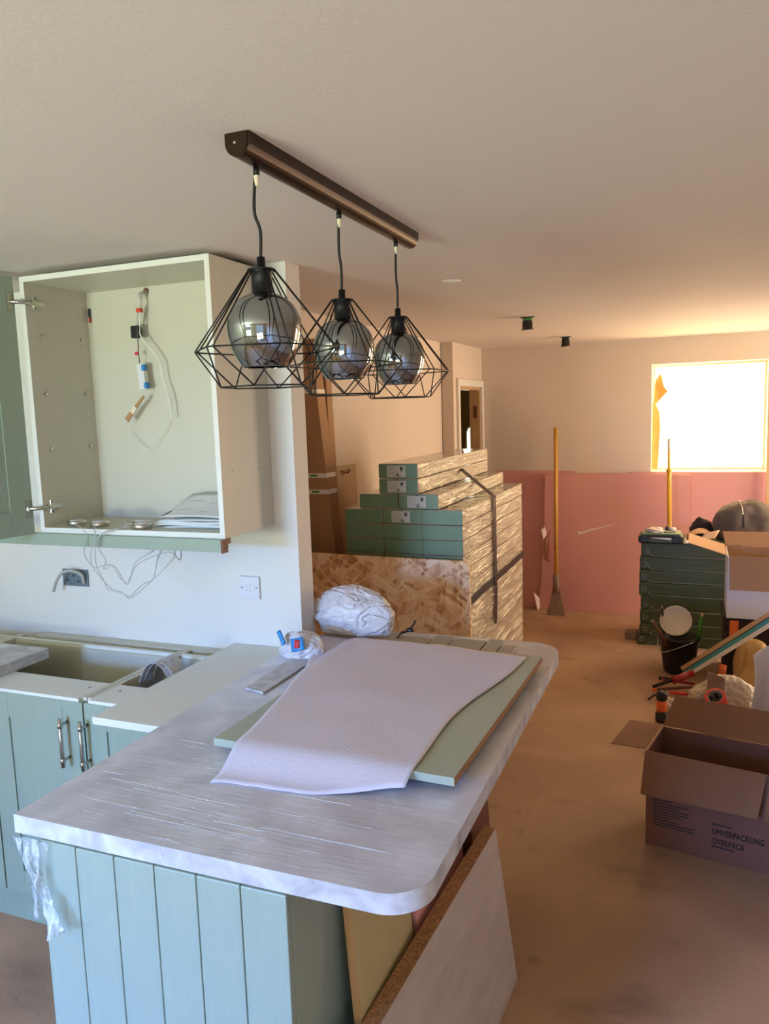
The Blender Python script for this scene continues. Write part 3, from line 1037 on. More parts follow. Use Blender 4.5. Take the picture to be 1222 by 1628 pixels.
for yy, zz in ((2.14, 2.035), (2.14, 1.835), (2.14, 1.64), (2.335, 2.035), (2.335, 1.835), (2.335, 1.64)):
    b = BM(); tube(b, [(CX0 + t, yy, zz), (CX0 + t + .011, yy, zz)], .0042, 8); bx(b, CX0 + t + .004, CX0 + t + .012, yy - .004, yy + .004, zz + .001, zz + .007)
    obj('shelf_pin', b, 'nickel', wc)
for yy in (2.14, 2.335):
    b = BM()
    for q in range(12):
        zq = 1.52 + q * .055
        lathe(b, [(.0019, CX0 + t + .0001), (.0019, CX0 + t + .0004), (.0001, CX0 + t + .0004)], 8, (0, yy, zq), axis='x')
    obj('pin_holes', b, 'fadedink', wc)['kind'] = 'stuff'
for yy, zz in ((2.15, 1.558), (2.31, 1.556), (2.17, 1.95)):
    b = BM(); lathe(b, [(.0025, CX1 + .0001), (.0025, CX1 + .0006), (.0001, CX1 + .0006)], 8, (0, yy, zz), axis='x')
    obj('peg_hole', b, 'fadedink', wc)
# hanger slot in the back panel
hs = thing('hanger_fitting', (-2.135, 2.379, 2.10), 'small dark cabinet hanger with a red tip in its slot', 'fitting')
b = BM(); bx(b, -2.139, -2.130, 2.370, 2.3795, 2.122, 2.155, bevel=.003); obj('hook', b, 'blackplastic', hs)
b = BM(); bx(b, -2.138, -2.129, 2.371, 2.3795, 2.102, 2.1215, bevel=.003); obj('tip', b, 'red', hs)

# wiring let through the back of the cabinet
wl = thing('cable_bundle', (-1.9, 2.36, 1.62), 'loose cable bundle with driver boxes hanging inside the wall cabinet', 'cable')
YW = 2.345
hp = (-1.8701, 2.379, 2.1965)
b = BM(); lathe(b, [(.0125, 2.3785), (.0125, 2.3795), (.0001, 2.3795)], 20, (hp[0], 0, hp[2]), axis='y'); obj('cable_hole', b, 'brownfit', wl)
def cpath(pts):
    return smooth_path(pts, 7)
b = BM()
for k in range(4):
    j = (k - 1.5) * .004
    tube(b, cpath([(hp[0] + j, 2.385, hp[2]), (hp[0] - .005 + j, 2.352, hp[2] - .012), (-1.8691, 2.345, 2.1501), ((-1.8804, 2.345, 2.1177)[0] + j, 2.345, (-1.8804, 2.345, 2.1177)[2]), (-1.8929, 2.345, 2.0719)]), .0028, 6)
obj('mains_cable', b, 'cablegrey', wl)
q = (-1.8725, 2.343, 2.1258)
b = BM(); bx(b, q[0] - .012, q[0] + .006, 2.332, 2.352, q[2] - .008, q[2] + .006, bevel=.002); obj('connector', b, 'redtape', wl)
q = (-1.8925, 2.342, 2.0492)
b = BM(); bx(b, q[0] - .018, q[0] + .016, 2.326, 2.350, q[2] - .022, q[2] + .022, bevel=.004); obj('junction_box', b, 'blackplastic', wl)
b = BM(); tube(b, cpath([(-1.8899, 2.34, 2.0288), (-1.8933, 2.342, 1.9775), (-1.8928, 2.344, 1.9369)]), .0016, 6); obj('thin_lead', b, 'blackplastic', wl)
q = (-1.8961, 2.338, 1.9729)
b = BM(); bx(b, q[0] - .008, q[0] + .006, 2.335, 2.3365, q[2] - .006, q[2] + .006); obj('red_tag', b, 'redlabel', wl)
q, q2 = (-1.8854, 2.345, 1.9343), (-1.8792, 2.345, 1.8433)
b = BM()
hexa(b, [(q2[0] - .013, 2.332, q2[2]), (q2[0] + .016, 2.332, q2[2]), (q2[0] + .016, 2.352, q2[2]), (q2[0] - .013, 2.352, q2[2]),
         (q[0] - .013, 2.332, q[2]), (q[0] + .016, 2.332, q[2]), (q[0] + .016, 2.352, q[2]), (q[0] - .013, 2.352, q[2])])
drv = obj('driver_box', b, 'switch', wl)
for z in (q[2] - .014, q2[2] + .014):
    xx = q[0] if z > (q[2] + q2[2]) / 2 else q2[0]
    b = BM(); bx(b, xx + .0075, xx + .0185, 2.3305, 2.3525, z - .011, z + .011, bevel=.002); obj('end_cover', b, 'bluelabel', drv)
b = BM(); tube(b, cpath([(-1.874, 2.342, 1.843), (-1.873, 2.342, 1.8225), (-1.8911, 2.34, 1.7912), (-1.9314, 2.338, 1.7696), (-1.9598, 2.342, 1.7171), (-1.9704, 2.344, 1.6823), (-1.9341, 2.345, 1.6442), (-1.8824, 2.346, 1.6202), (-1.8448, 2.346, 1.6613), (-1.8012, 2.346, 1.7131), (-1.7965, 2.346, 1.7698), (-1.7873, 2.346, 1.8148)]), .0012, 5)
obj('thin_lead', b, 'cablewhite', wl)
b = BM(); tube(b, cpath([(hp[0] + .004, 2.384, hp[2] - .003), (hp[0] + .003, 2.35, hp[2] - .03), (-1.8771, 2.34, 2.077), (-1.8715, 2.335, 2.0316), (-1.8349, 2.34, 1.9851), (-1.8023, 2.343, 1.9388), (-1.7975, 2.345, 1.8827), (-1.7803, 2.346, 1.8325), (-1.7707, 2.346, 1.7803), (-1.7689, 2.346, 1.735)]), .0028, 6)
obj('white_flex', b, 'cablewhite', wl)
b = BM()
p0, p1 = (-1.877, 2.336, 1.8181), (-1.9619, 2.336, 1.7335)
v = Vector((p1[0] - p0[0], 0, p1[2] - p0[2])).normalized()
nrm = Vector((-v.z, 0, v.x))
w0, w1 = .004, .010
hexa(b, [tuple(Vector((p1[0], yy, p1[2])) + nrm * s_) for yy, s_ in ((2.331, w1), (2.331, -w1), (2.336, -w1), (2.336, w1))] +
        [tuple(Vector((p0[0], yy, p0[2])) + nrm * s_) for yy, s_ in ((2.331, w0), (2.331, -w0), (2.336, -w0), (2.336, w0))])
pt = obj('paper_tag', b, 'kraft', wl)
b = BM()
mid = Vector((p0[0], 0, p0[2])).lerp(Vector((p1[0], 0, p1[2])), .45)
mid2 = Vector((p0[0], 0, p0[2])).lerp(Vector((p1[0], 0, p1[2])), .68)
hexa(b, [(mid2.x + nrm.x * .0095, 2.3296, mid2.z + nrm.z * .0095), (mid2.x - nrm.x * .0095, 2.3296, mid2.z - nrm.z * .0095), (mid2.x - nrm.x * .0095, 2.337, mid2.z - nrm.z * .0095), (mid2.x + nrm.x * .0095, 2.337, mid2.z + nrm.z * .0095),
         (mid.x + nrm.x * .008, 2.3296, mid.z + nrm.z * .008), (mid.x - nrm.x * .008, 2.3296, mid.z - nrm.z * .008), (mid.x - nrm.x * .008, 2.337, mid.z - nrm.z * .008), (mid.x + nrm.x * .008, 2.337, mid.z + nrm.z * .008)])
obj('tape_wrap', b, 'masking', pt)

# puck lights on the cabinet floor with their thin leads looping out below
ZS = CZ0 + t
pucks = [(((-2.0694, 2.1563, 1.375)), 'leftmost steel puck light on the cabinet floor', [(-1.9717, 2.07, 1.372), (-1.9353, 2.055, 1.349), (-1.9456, 2.05, 1.2838), (-1.9046, 2.048, 1.2377), (-1.8315, 2.046, 1.25), (-1.7933, 2.046, 1.2043), (-1.76, 2.046, 1.1952), (-1.7313, 2.05, 1.26), (-1.6719, 2.07, 1.2991), (-1.7505, 2.2, 1.2955)]),
         (((-1.9544, 2.143, 1.375)), 'steel puck light second from the left on the cabinet floor', [(-1.9113, 2.07, 1.3691), (-1.8932, 2.052, 1.3333), (-1.8976, 2.048, 1.2533), (-1.8642, 2.046, 1.1897), (-1.8507, 2.046, 1.162), (-1.8028, 2.046, 1.1604), (-1.7619, 2.046, 1.1454), (-1.7103, 2.048, 1.1866), (-1.6637, 2.05, 1.21), (-1.6485, 2.06, 1.2722), (-1.7354, 2.2, 1.2826)]),
         (((-1.7547, 2.0719, 1.375)), 'steel puck light nearest the front edge of the cabinet floor', [(-1.8171, 2.07, 1.3672), (-1.8698, 2.052, 1.3513), (-1.9085, 2.048, 1.3074), (-1.9106, 2.046, 1.2422), (-1.8393, 2.046, 1.1692), (-1.7876, 2.046, 1.1526), (-1.7572, 2.046, 1.1392), (-1.6815, 2.048, 1.1924), (-1.6124, 2.05, 1.2483), (-1.5795, 2.06, 1.2855), (-1.6845, 2.2, 1.2844)]),
         (((-1.8007, 2.1832, 1.375)), 'steel puck light beside the papers in the cabinet', [(-1.7937, 2.09, 1.3735), (-1.8582, 2.055, 1.3598), (-1.8854, 2.05, 1.3122), (-1.8531, 2.048, 1.2661), (-1.8626, 2.046, 1.2335), (-1.8159, 2.046, 1.2464), (-1.774, 2.046, 1.1858), (-1.7533, 2.046, 1.2106), (-1.7131, 2.05, 1.2608), (-1.6164, 2.08, 1.2952), (-1.6034, 2.12, 1.2627), (-1.6701, 2.22, 1.2859)])]
for k, (c, lab, path) in enumerate(pucks):
    cx_, cy_ = c[0], max(c[1], 2.125)
    p = thing('puck_light', (cx_, cy_, ZS), lab, 'puck light', 'puck lights in the wall cabinet')
    b = BM(); lathe(b, [(.0001, ZS + .0005), (.031, ZS + .0005), (.034, ZS + .003), (.034, ZS + .0155), (.032, ZS + .018), (.0001, ZS + .018)], 28, (cx_, cy_, 0))
    obj('body', b, 'nickel', p)
    b = BM(); lathe(b, [(.024, ZS + .0181), (.024, ZS + .0195), (.0001, ZS + .0195)], 24, (cx_, cy_, 0))
    obj('lens', b, 'switch', p)
    b = BM(); tube(b, smooth_path([(cx_, cy_ - .034, ZS + .008), ((cx_ + path[0][0]) / 2, 2.10, ZS + .010 + .006 * k)] + path, 6), .0017, 5)
    obj('lead', b, 'offwhitelead', p)

# papers in the cabinet
for k, (x0, x1, y0, y1, a, lab) in enumerate(((-1.70, -1.42, 2.16, 2.345, 0, 'lowest white leaflet of the pile in the wall cabinet'),
                                              (-1.74, -1.44, 2.15, 2.34, -3, 'white leaflet second from the bottom of the cabinet pile'),
                                              (-1.72, -1.43, 2.155, 2.345, 2, 'thin white leaflet in the middle of the cabinet pile'),
                                              (-1.71, -1.44, 2.16, 2.35, -2, 'white leaflet just under the printed sheet in the cabinet'))):
    b = BM()
    z = ZS + .0006 + k * .0075
    def leaf(u, v, x0=x0, x1=x1, y0=y0, y1=y1, z=z, k=k):
        return Vector((x0 + (x1 - x0) * u, y0 + (y1 - y0) * v, z + .0045 * abs(math.sin(u * 2.2 + k)) + .0015 * v))
    sheet(b, 10, 4, leaf, th=.0016)
    tag(obj('leaflet', b, 'paper'), lab, 'leaflet', 'papers in the wall cabinet')
ps = thing('printed_sheet', (-1.58, 2.27, ZS + .034), 'printed instruction sheet curled up on top of the papers', 'paper')
b = BM()
def topleaf(u, v):
    return Vector((-1.715 + .270 * u + .022 * v, 2.165 + .17 * v, ZS + .036 + .062 * v ** 1.3 + .004 * math.sin(3 * u)))
sheet(b, 10, 8, topleaf, th=.0009)
obj('sheet', b, 'paper', ps)
b = BM()
for j in range(7):
    for i0, i1 in ((.10, .34), (.5, .60), (.72, .86)):
        if (j + int(i0 * 10)) % 3:
            continue
        v0, v1 = .12 + j * .115, .12 + j * .115 + .012
        q = [topleaf(i0, v0), topleaf(i1, v0), topleaf(i1, v1), topleaf(i0, v1)]
        q = [x + Vector((0, -.0008, .0014)) for x in q]
        b.faces.new([b.verts.new(x) for x in q])
q = [topleaf(.02, .02), topleaf(.05, .02), topleaf(.05, .30), topleaf(.02, .30)]
b.faces.new([b.verts.new(x + Vector((0, -.0008, .0014))) for x in q])
obj('printing', b, 'fadedink', ps)

# switch plate and bare back box on the partition
sw = thing('light_switch', (-1.526, 2.399, 1.105), 'white three-gang light switch on the wall above the worktop', 'switch')
sc0 = (-1.5103, 2.395, 1.1114)
sx, sz = sc0[0], sc0[2]
box('plate', (sx - .042, sx + .042, 2.390, 2.3995, sz - .042, sz + .042), 'switch', sw, .0025)
for k in (-1, 0, 1):
    b = BM(); hexa(b, [(sx + k * .0155 - .006, 2.3865, sz - .013), (sx + k * .0155 + .006, 2.3865, sz - .013), (sx + k * .0155 + .006, 2.3902, sz - .013), (sx + k * .0155 - .006, 2.3902, sz - .013),
                       (sx + k * .0155 - .006, 2.3885, sz + .013), (sx + k * .0155 + .006, 2.3885, sz + .013), (sx + k * .0155 + .006, 2.3902, sz + .013), (sx + k * .0155 - .006, 2.3902, sz + .013)])
    obj('rocker', b, 'switch', sw)
for k in (-1, 1):
    b = BM(); lathe(b, [(.0035, 2.3899), (.003, 2.3888), (.0001, 2.3888)], 10, (sx + k * .031, 0, sz), axis='y'); obj('screw', b, 'chrome', sw)
c0, c1 = (-2.3946, 2.395, 1.1415), (-2.2645, 2.395, 1.0726)
sb = thing('back_box', ((c0[0] + c1[0]) / 2, 2.397, c1[2]), 'bare metal socket back box with a grey cable end', 'back box')
b = BM()
bx(b, c0[0], c1[0], 2.3935, 2.3985, c1[2], c0[2], bevel=.001)
obj('metal_box', b, 'galv', sb)
b = BM()
for k, (fx, fz) in enumerate(((.2, .35), (.45, .62), (.62, .3), (.8, .55))):
    lathe(b, [(.0045, 2.3925), (.0045, 2.3934), (.0001, 2.3926)], 8, (c0[0] + (c1[0] - c0[0]) * fx, 0, c1[2] + (c0[2] - c1[2]) * fz), axis='y')
obj('knockouts', b, 'blackplastic', sb)
b = BM(); tube(b, cpath([((-2.283, 2.392, 1.0852)[0], 2.391, (-2.283, 2.392, 1.0852)[2]), (-2.2763, 2.375, 1.1227), (-2.3052, 2.36, 1.1424), (-2.348, 2.35, 1.1373), (-2.3796, 2.345, 1.1033), (-2.4011, 2.345, 1.0581)]), .0062, 8)
obj('cable_end', b, 'cablegrey', sb)

# ------------------------------------------------------------------ ceiling fittings
dl = thing('downlight', (-.931, 3.096, 2.245), 'small white recessed downlight set flush in the ceiling', 'downlight')
b = BM(); lathe(b, [(.026, CEIL - .0005), (.040, CEIL - .0035), (.043, CEIL - .0005)], 28, (-.931, 3.096, 0)); obj('bezel', b, 'trimwhite', dl)
b = BM(); lathe(b, [(.0001, CEIL - .001), (.026, CEIL - .001)], 20, (-.931, 3.096, 0)); obj('lens', b, 'switch', dl)
for (x, y, lab, term) in ((-.918, 4.554, 'dangling black downlight body with a green terminal, nearer of two', True), (-.925, 6.0, 'dangling black downlight body, the one closest to the far wall', False)):
    d = thing('downlight_can', (x, y, CEIL - .07), lab, 'downlight', 'unfitted downlights')
    b = BM(); lathe(b, [(.0001, CEIL - .022), (.027, CEIL - .022), (.029, CEIL - .026), (.030, CEIL - .068), (.037, CEIL - .0705), (.037, CEIL - .0735), (.0001, CEIL - .0735)], 20, (x, y, 0))
    obj('can', b, 'blackplastic', d)
    b = BM(); bx(b, x - .026, x + .026, y - .012, y + .012, CEIL - .0215, CEIL - .0045, bevel=.003); obj('terminal', b, 'limegreen' if term else 'blackplastic', d)
    b = BM(); bx(b, x - .038, x + .038, y - .016, y + .016, CEIL - .0042, CEIL - .0005); obj('spring_clip', b, 'black', d)
    b = BM(); lathe(b, [(.0001, CEIL - .0745), (.034, CEIL - .0745), (.034, CEIL - .0737)], 20, (x, y, 0)); obj('lens', b, 'tub', d)

# ------------------------------------------------------------------ stack of flooring cartons
SX, SY0, BW, BH, BL = -.940, 3.227, .188, .0684, 1.234


def carton(label_on, wrapped=True):
    r = thing('flooring_carton', (0, 0, 0), '', 'carton', 'stacked flooring cartons')
    b = BM(); bx(b, -BW / 2 + .0008, BW / 2 - .0008, 0, BL, .0008, BH - .0012, bevel=.003)
    obj('carton_body', b, 'wrapped', r)
    b = BM(); bx(b, -BW / 2 + .003, BW / 2 - .003, -.0012, -.0002, .0032, BH - .0036)
    e = obj('printed_end', b, 'boxgreen', r)
    if label_on:
        b = BM(); prism(b, [(-.012, BH - .0036), (.000, BH - .0036), (-.003, BH - .0075), (-.009, BH - .0075)], 'y', -.0016, -.0012); obj('thumb_notch', b, 'ink', e)
        b = BM(); bx(b, -.052, .037, -.0020, -.0013, .0075, BH - .009)
        l = obj('paper_label', b, 'boxlabel', r)
        b = BM()
        for q in range(6):
            bx(b, -.048, -.048 + (.045 if q % 2 else .034), -.0023, -.0021, BH - .017 - q * .0062, BH - .0158 - q * .0062)
        obj('print_lines', b, 'fadedink', l)
        b = BM(); bx(b, .011, .024, -.0023, -.0021, BH - .030, BH - .019); bx(b, .009, .026, -.0023, -.0021, BH - .018, BH - .0155)
        bx(b, .013, .022, -.0023, -.0021, BH - .0345, BH - .032)
        obj('print_block', b, 'ink', l)
        b = BM()
        for p, q in (((-.010, .012), (-.001, .027)), ((-.001, .027), (.008, .012)), ((-.010, .012), (.008, .012))):
            tube(b, [(p[0], -.0022, p[1]), (q[0], -.0022, q[1])], .0009, 4)
        bx(b, -.004, .002, -.0023, -.0021, .014, .019)
        obj('recycling_triangle', b, 'ink', l)
    else:
        b = BM()
        for q, w in enumerate((.012, .007, .007, .010, .007, .012)):
            x = .012 - .08 + q * .013
            bx(b, x, x + w * .7, -.0016, -.0013, .016, .016 + (.016 if q in (0, 3) else .011))
        obj('faint_lettering', b, 'faintgreen', e)
    return r


def glint_wrinkles(seed):  # raised film wrinkles whose pale colour stands in for glints
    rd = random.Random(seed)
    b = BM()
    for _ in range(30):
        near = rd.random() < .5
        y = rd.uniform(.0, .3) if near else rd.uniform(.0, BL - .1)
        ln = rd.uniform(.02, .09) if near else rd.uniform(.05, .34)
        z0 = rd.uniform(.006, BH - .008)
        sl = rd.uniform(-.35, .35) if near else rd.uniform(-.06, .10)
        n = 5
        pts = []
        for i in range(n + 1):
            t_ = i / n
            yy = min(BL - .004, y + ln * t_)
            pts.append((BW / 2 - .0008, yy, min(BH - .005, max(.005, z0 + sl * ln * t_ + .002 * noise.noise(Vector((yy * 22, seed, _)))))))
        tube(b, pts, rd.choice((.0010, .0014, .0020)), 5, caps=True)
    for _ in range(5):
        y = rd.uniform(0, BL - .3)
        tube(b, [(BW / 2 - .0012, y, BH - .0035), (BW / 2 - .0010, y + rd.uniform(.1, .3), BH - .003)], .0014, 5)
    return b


def glint_part(root, k):
    b = glint_wrinkles(k)
    me = bpy.data.meshes.new('film_wrinkle_glints')
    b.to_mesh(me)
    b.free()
    me.materials.append(M['filmglint'])
    o = bpy.data.objects.new('film_wrinkle_glints', me)
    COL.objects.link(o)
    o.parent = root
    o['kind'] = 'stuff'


pa, pbx = carton(True), carton(False)
exposed = []
used = {True: False, False: False}
ORD = ['top', 'second', 'third', 'fourth', 'fifth', 'sixth', 'seventh', 'eighth', 'ninth', 'tenth', 'eleventh', 'twelfth', 'thirteenth',
       'fourteenth', 'fifteenth', 'sixteenth', 'seventeenth', 'eighteenth', 'nineteenth', 'twentieth', 'twenty-first', 'bottom']
NROW = 22
random.seed(11)
for row in range(NROW):
    z = (NROW - 1 - row) * BH
    if row < 2:
        cs = [(-.296, True, 'only carton in the %s layer')]
    elif row == 2:
        cs = [(-.396, False, 'left green-ended carton in the %s layer'), (-.203, True, 'right labelled carton in the %s layer')]
    else:
        cs = [(-.47, False, 'left carton in the %s layer'), (-.281, row == 3, 'middle carton in the %s layer'), (-.094, False, 'right carton in the %s layer')]
    for u, lab_on, lab in cs:
        src = pa if lab_on else pbx
        if used[lab_on]:
            o = copy_tree(src)
        else:
            o = src
            used[lab_on] = True
        jx = random.uniform(-.0003, .0003) if row > 3 else 0
        o.location = (SX + u + jx, SY0 + random.uniform(-.002, .006), z)
        if u > -.1 or (row < 2) or (row == 2 and u > -.3):
            exposed.append((o, row))
        o['label'] = (lab % ORD[row]) + ' of the flooring stack' + (', counted from its top' if row else '')

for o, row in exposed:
    glint_part(o, row + 3)

# straps round the stack
p_a, p_b = (-0.936, 3.3158, 0.8703), (-0.936, 4.4643, 0.8841)
zz = (p_a[2] + p_b[2]) / 2
tag((lambda b: (band(b, [(SX - .55, SY0 - .006, p_a[2]), (SX - .004, SY0 - .006, p_a[2]), (SX + .004, SY0 - .001, p_a[2]), (SX + .0045, SY0 + .5, zz), (SX + .0045, SY0 + BL + .004, p_b[2]), (SX - .004, SY0 + BL + .012, p_b[2]), (SX - .55, SY0 + BL + .012, p_b[2])], (0, 0, 1), .036, .0012), obj('packing_strap', b, 'strap'))[1])(BM()), 'wide dark strap running level round the flooring stack', 'strap')
yv = (-0.9174, 3.7664, 1.31)[1]
b = BM()
q0 = (-1.14, 3.905, 1.4283)
zb = (-0.934, 3.8383, 0.6509)[2]
band(b, [(-1.139, q0[1], q0[2] - .0), (-1.138, q0[1] + .0, q0[2] - .005), (SX - .0, yv - .0, 19 * BH + .006), (SX + .008, yv + .002, 19 * BH - .006), (SX + .0075, yv + .01, 1.0), (SX + .0085, yv + .012, zz), (SX + .0075, yv + .008, .75), (SX + .0075, yv - .006, zb)], (0, 1, 0), .055, .0012)
tag(obj('packing_strap', b, 'strap'), 'narrow dark strap hanging down the side of the flooring stack', 'strap')

# strand board standing in front of the stack
b = BM()
oy0, oy1 = 3.160, 3.178
poly = [(-1.82, 0.001), (-.883, 0.001)] + [(-.897 - .035 + .035 * math.cos(a), 1.087 - .035 + .035 * math.sin(a)) for a in [R(q) for q in range(0, 91, 10)]] + [(-1.82, 1.097)]
prism(b, poly, 'y', oy0, oy1)
tag(obj('strand_board', b, 'osb'), 'orange-brown strand board with a rounded corner standing before the flooring stack', 'board')

# tall flat-packs leaning by the partition end
fp = thing('flat_pack', (-1.72, 3.45, 0), 'tall brown flat-pack carton with two white tapes leaning left', 'flat-pack')
def leanpack(name, parent, m, z0, z1, xr0, xr1, w, y0, y1):
    b = BM()
    hexa(b, [(xr0 - w, y0, z0), (xr0, y0, z0), (xr0, y1, z0), (xr0 - w, y1, z0), (xr1 - w, y0, z1), (xr1, y0, z1), (xr1, y1, z1), (xr1 - w, y1, z1)])
    return obj(name, b, m, parent)
def xr(z):                                     # right edge of the pack at a height
    return -1.552 - (z) * .083
leanpack('carton', fp, 'kraft', .001, 1.98, xr(0) - .004, xr(1.98) - .004, .115, 3.40, 3.485)
leanpack('sleeve', fp, 'kraft', .002, 1.47, xr(0), xr(1.47), .122, 3.394, 3.49)
for z in (1.425, 1.345):
    tp = leanpack('tape_band', fp, 'trimwhite', z, z + .022, xr(z) + .0015, xr(z + .022) + .0015, .125, 3.3925, 3.492)
    leanpack('tape_print', tp, 'limegreen', z + .006, z + .016, xr(z) - .05, xr(z) - .05, .04, 3.3915, 3.3924)
tp = leanpack('tape_band', fp, 'trimwhite', 1.835, 1.853, xr(1.835) - .002, xr(1.853) - .002, .119, 3.3985, 3.4866)
fp2 = thing('flat_pack', (-1.78, 3.52, 0), 'darker flat-pack carton standing behind the taped one', 'flat-pack')
leanpack('carton', fp2, 'kraft', .001, 2.10, -1.66, -1.71, .11, 3.50, 3.56)
leanpack('end_fold', fp2, 'kraftin', 2.1002, 2.104, -1.711, -1.711, .108, 3.502, 3.558)
# beige board behind the packs
bb = thing('drilled_board', (-1.77, 3.85, 0), 'beige board with two hook holes behind the flat-packs', 'board')
xq = (-1.818, 4.0781, 1.4423)
leanpack('board', bb, 'beige', .001, xq[2], -1.80, -1.818, .018, 3.62, xq[1])
for k in (-1, 1):
    hy = xq[1] - .16 + k * .045
    b = BM(); tube(b, smooth_path([(-1.8175, hy, xq[2] - .022), (-1.806, hy + .004, xq[2] - .026), (-1.804, hy - k * .016, xq[2] - .034), (-1.8175, hy - k * .006, xq[2] - .040)], 5), .004, 6)
    obj('hook', b, 'brownfit', bb)

# ------------------------------------------------------------------ pink plasterboards along the far wall
def board_xz(name, poly, y0, y1, label, mats=('pink', 'pinkedge')):
    b = BM()
    fs = prism(b, poly, 'y', y0, y1)
    for f in fs[2:]:
        f.material_index = 1
    return tag(obj(name, b, mats), label, 'plasterboard', 'plasterboards along the far wall')
board_xz('plasterboard', [(-1.66, .001), (.80, .001), (.80, 1.182), (-.52, 1.182), (-.52, 1.176), (-1.66, 1.176)], 6.632, 6.645, 'wide pink plasterboard standing flat against the far wall below the window')
board_xz('plasterboard', [(-1.60, .001), (-.95, .001), (-.95, 1.196), (-1.60, 1.2)], 6.648, 6.657, 'pink plasterboard strip tucked behind the others left of the scraper')
board_xz('plasterboard', [(-1.244, .001), (-.045, .001), (-.045, 1.165), (-1.19, 1.165), (-1.195, .74), (-1.215, .70), (-1.20, .66), (-1.222, .60), (-1.21, .5), (-1.225, .3)], 6.580, 6.593, 'pink plasterboard with a white scuff, broken along its left edge')
board_xz('plasterboard', [(-1.228, .001), (-.085, .001), (-.085, 1.175), (-1.17, 1.175), (-1.20, .9), (-1.19, .55)], 6.600, 6.613, 'pink plasterboard sandwiched behind the scuffed one')
b = BM()
def scuff(u, v):
    return Vector((-.93 + .31 * u, 6.5785, .668 + .09 * u + .022 * (v - .5) * (1.2 - u) + .008 * noise.noise(Vector((u * 9, 0, 0)))))
sheet(b, 18, 2, scuff, th=.0008)
sc_ = obj('scuff_mark', b, 'pinkedge')
pbd = [o for o in bpy.data.objects if o.get('label', '').startswith('pink plasterboard with a white scuff')][0]
sc_.parent = pbd
sc_.location = sc_.location - pbd.location
def torn(name, pts, y, m):
    b = BM()
    def f(u, v):
        p = Vector((pts[0][0], 0, pts[0][1])).lerp(Vector((pts[1][0], 0, pts[1][1])), u).lerp(Vector((pts[3][0], 0, pts[3][1])).lerp(Vector((pts[2][0], 0, pts[2][1])), u), v)
        return Vector((p.x, y - .03 * u * v - .01 * u, p.z))
    sheet(b, 5, 5, f, th=.001)
    o = obj(name, b, m)
    o.parent = pbd
    o.location = o.location - pbd.location
torn('torn_paper', ((-1.195, .72), (-1.225, .70), (-1.20, .62), (-1.17, .66)), 6.578, 'pinkedge')
torn('torn_paper', ((-1.19, .66), (-1.13, .70), (-1.15, .42), (-1.20, .44)), 6.578, 'pink')
torn('torn_paper', ((-1.20, .63), (-1.165, .61), (-1.18, .48), (-1.205, .52)), 6.566, 'kraft')
torn('torn_paper', ((-1.24, .10), (-1.29, .15), (-1.25, .0), (-1.235, .01)), 6.570, 'pinkedge')

# long-handled floor scraper leaning on the boards
fsr = thing('floor_scraper', (-1.09, 6.46, 0), 'long yellow-handled floor scraper leaning on the pink boards', 'scraper')
t0_, b0_ = Vector((-1.093, 6.555, 1.557)), Vector((-1.075, 6.44, .30))
b = BM(); tube(b, [t0_, b0_], .017, 12); lathe(b, [(.017, 0), (.012, .008), (.0001, .01)], 12, tuple(t0_)); hd = obj('handle', b, 'yellowwood', fsr)
b = BM(); tube(b, [t0_.lerp(b0_, .72) + Vector((0, -.0175, 0)), t0_.lerp(b0_, .80) + Vector((0, -.0175, 0))], .004, 6); obj('handle_print', b, 'chip', hd)
b = BM(); tube(b, [(-1.076, 6.445, .34), (-1.072, 6.425, .20)], .026, 10, r1=.030); sk = obj('socket', b, 'steeldirty', fsr)
b = BM()
hexa(b, [(-1.150, 6.395, .002), (-.995, 6.395, .002), (-.995, 6.402, .002), (-1.150, 6.402, .002), (-1.098, 6.425, .235), (-1.047, 6.425, .235), (-1.047, 6.432, .235), (-1.098, 6.432, .235)])
obj('blade', b, 'steeldirty', fsr)
b = BM(); bx(b, -1.108, -1.037, 6.414, 6.4395, .165, .19, bevel=.002); obj('blade_clamp', b, 'steeldirty', fsr)

# yellow extension pole
yp = thing('extension_pole', (-.17, 6.3, 0), 'thin yellow extension pole leaning in front of the window', 'pole')
b = BM(); tube(b, [(-.165, 6.20, .002), (-.199, 6.40, 1.22)], .016, 10); obj('lower_tube', b, 'yellow', yp)
b = BM(); tube(b, [(-.199, 6.40, 1.222), (-.2005, 6.41, 1.37)], .009, 10); obj('upper_tube', b, 'yellow', yp)
b = BM(); tube(b, [(-.2005, 6.41, 1.372), (-.2015, 6.425, 1.46)], .0125, 10, r1=.010); obj('tip', b, 'tub', yp)
b = BM(); lathe(b, [(.019, 1.205), (.020, 1.23)], 10, (-.199, 6.40, 0), cap0=True, cap1=True); obj('collar', b, 'yellow', yp)

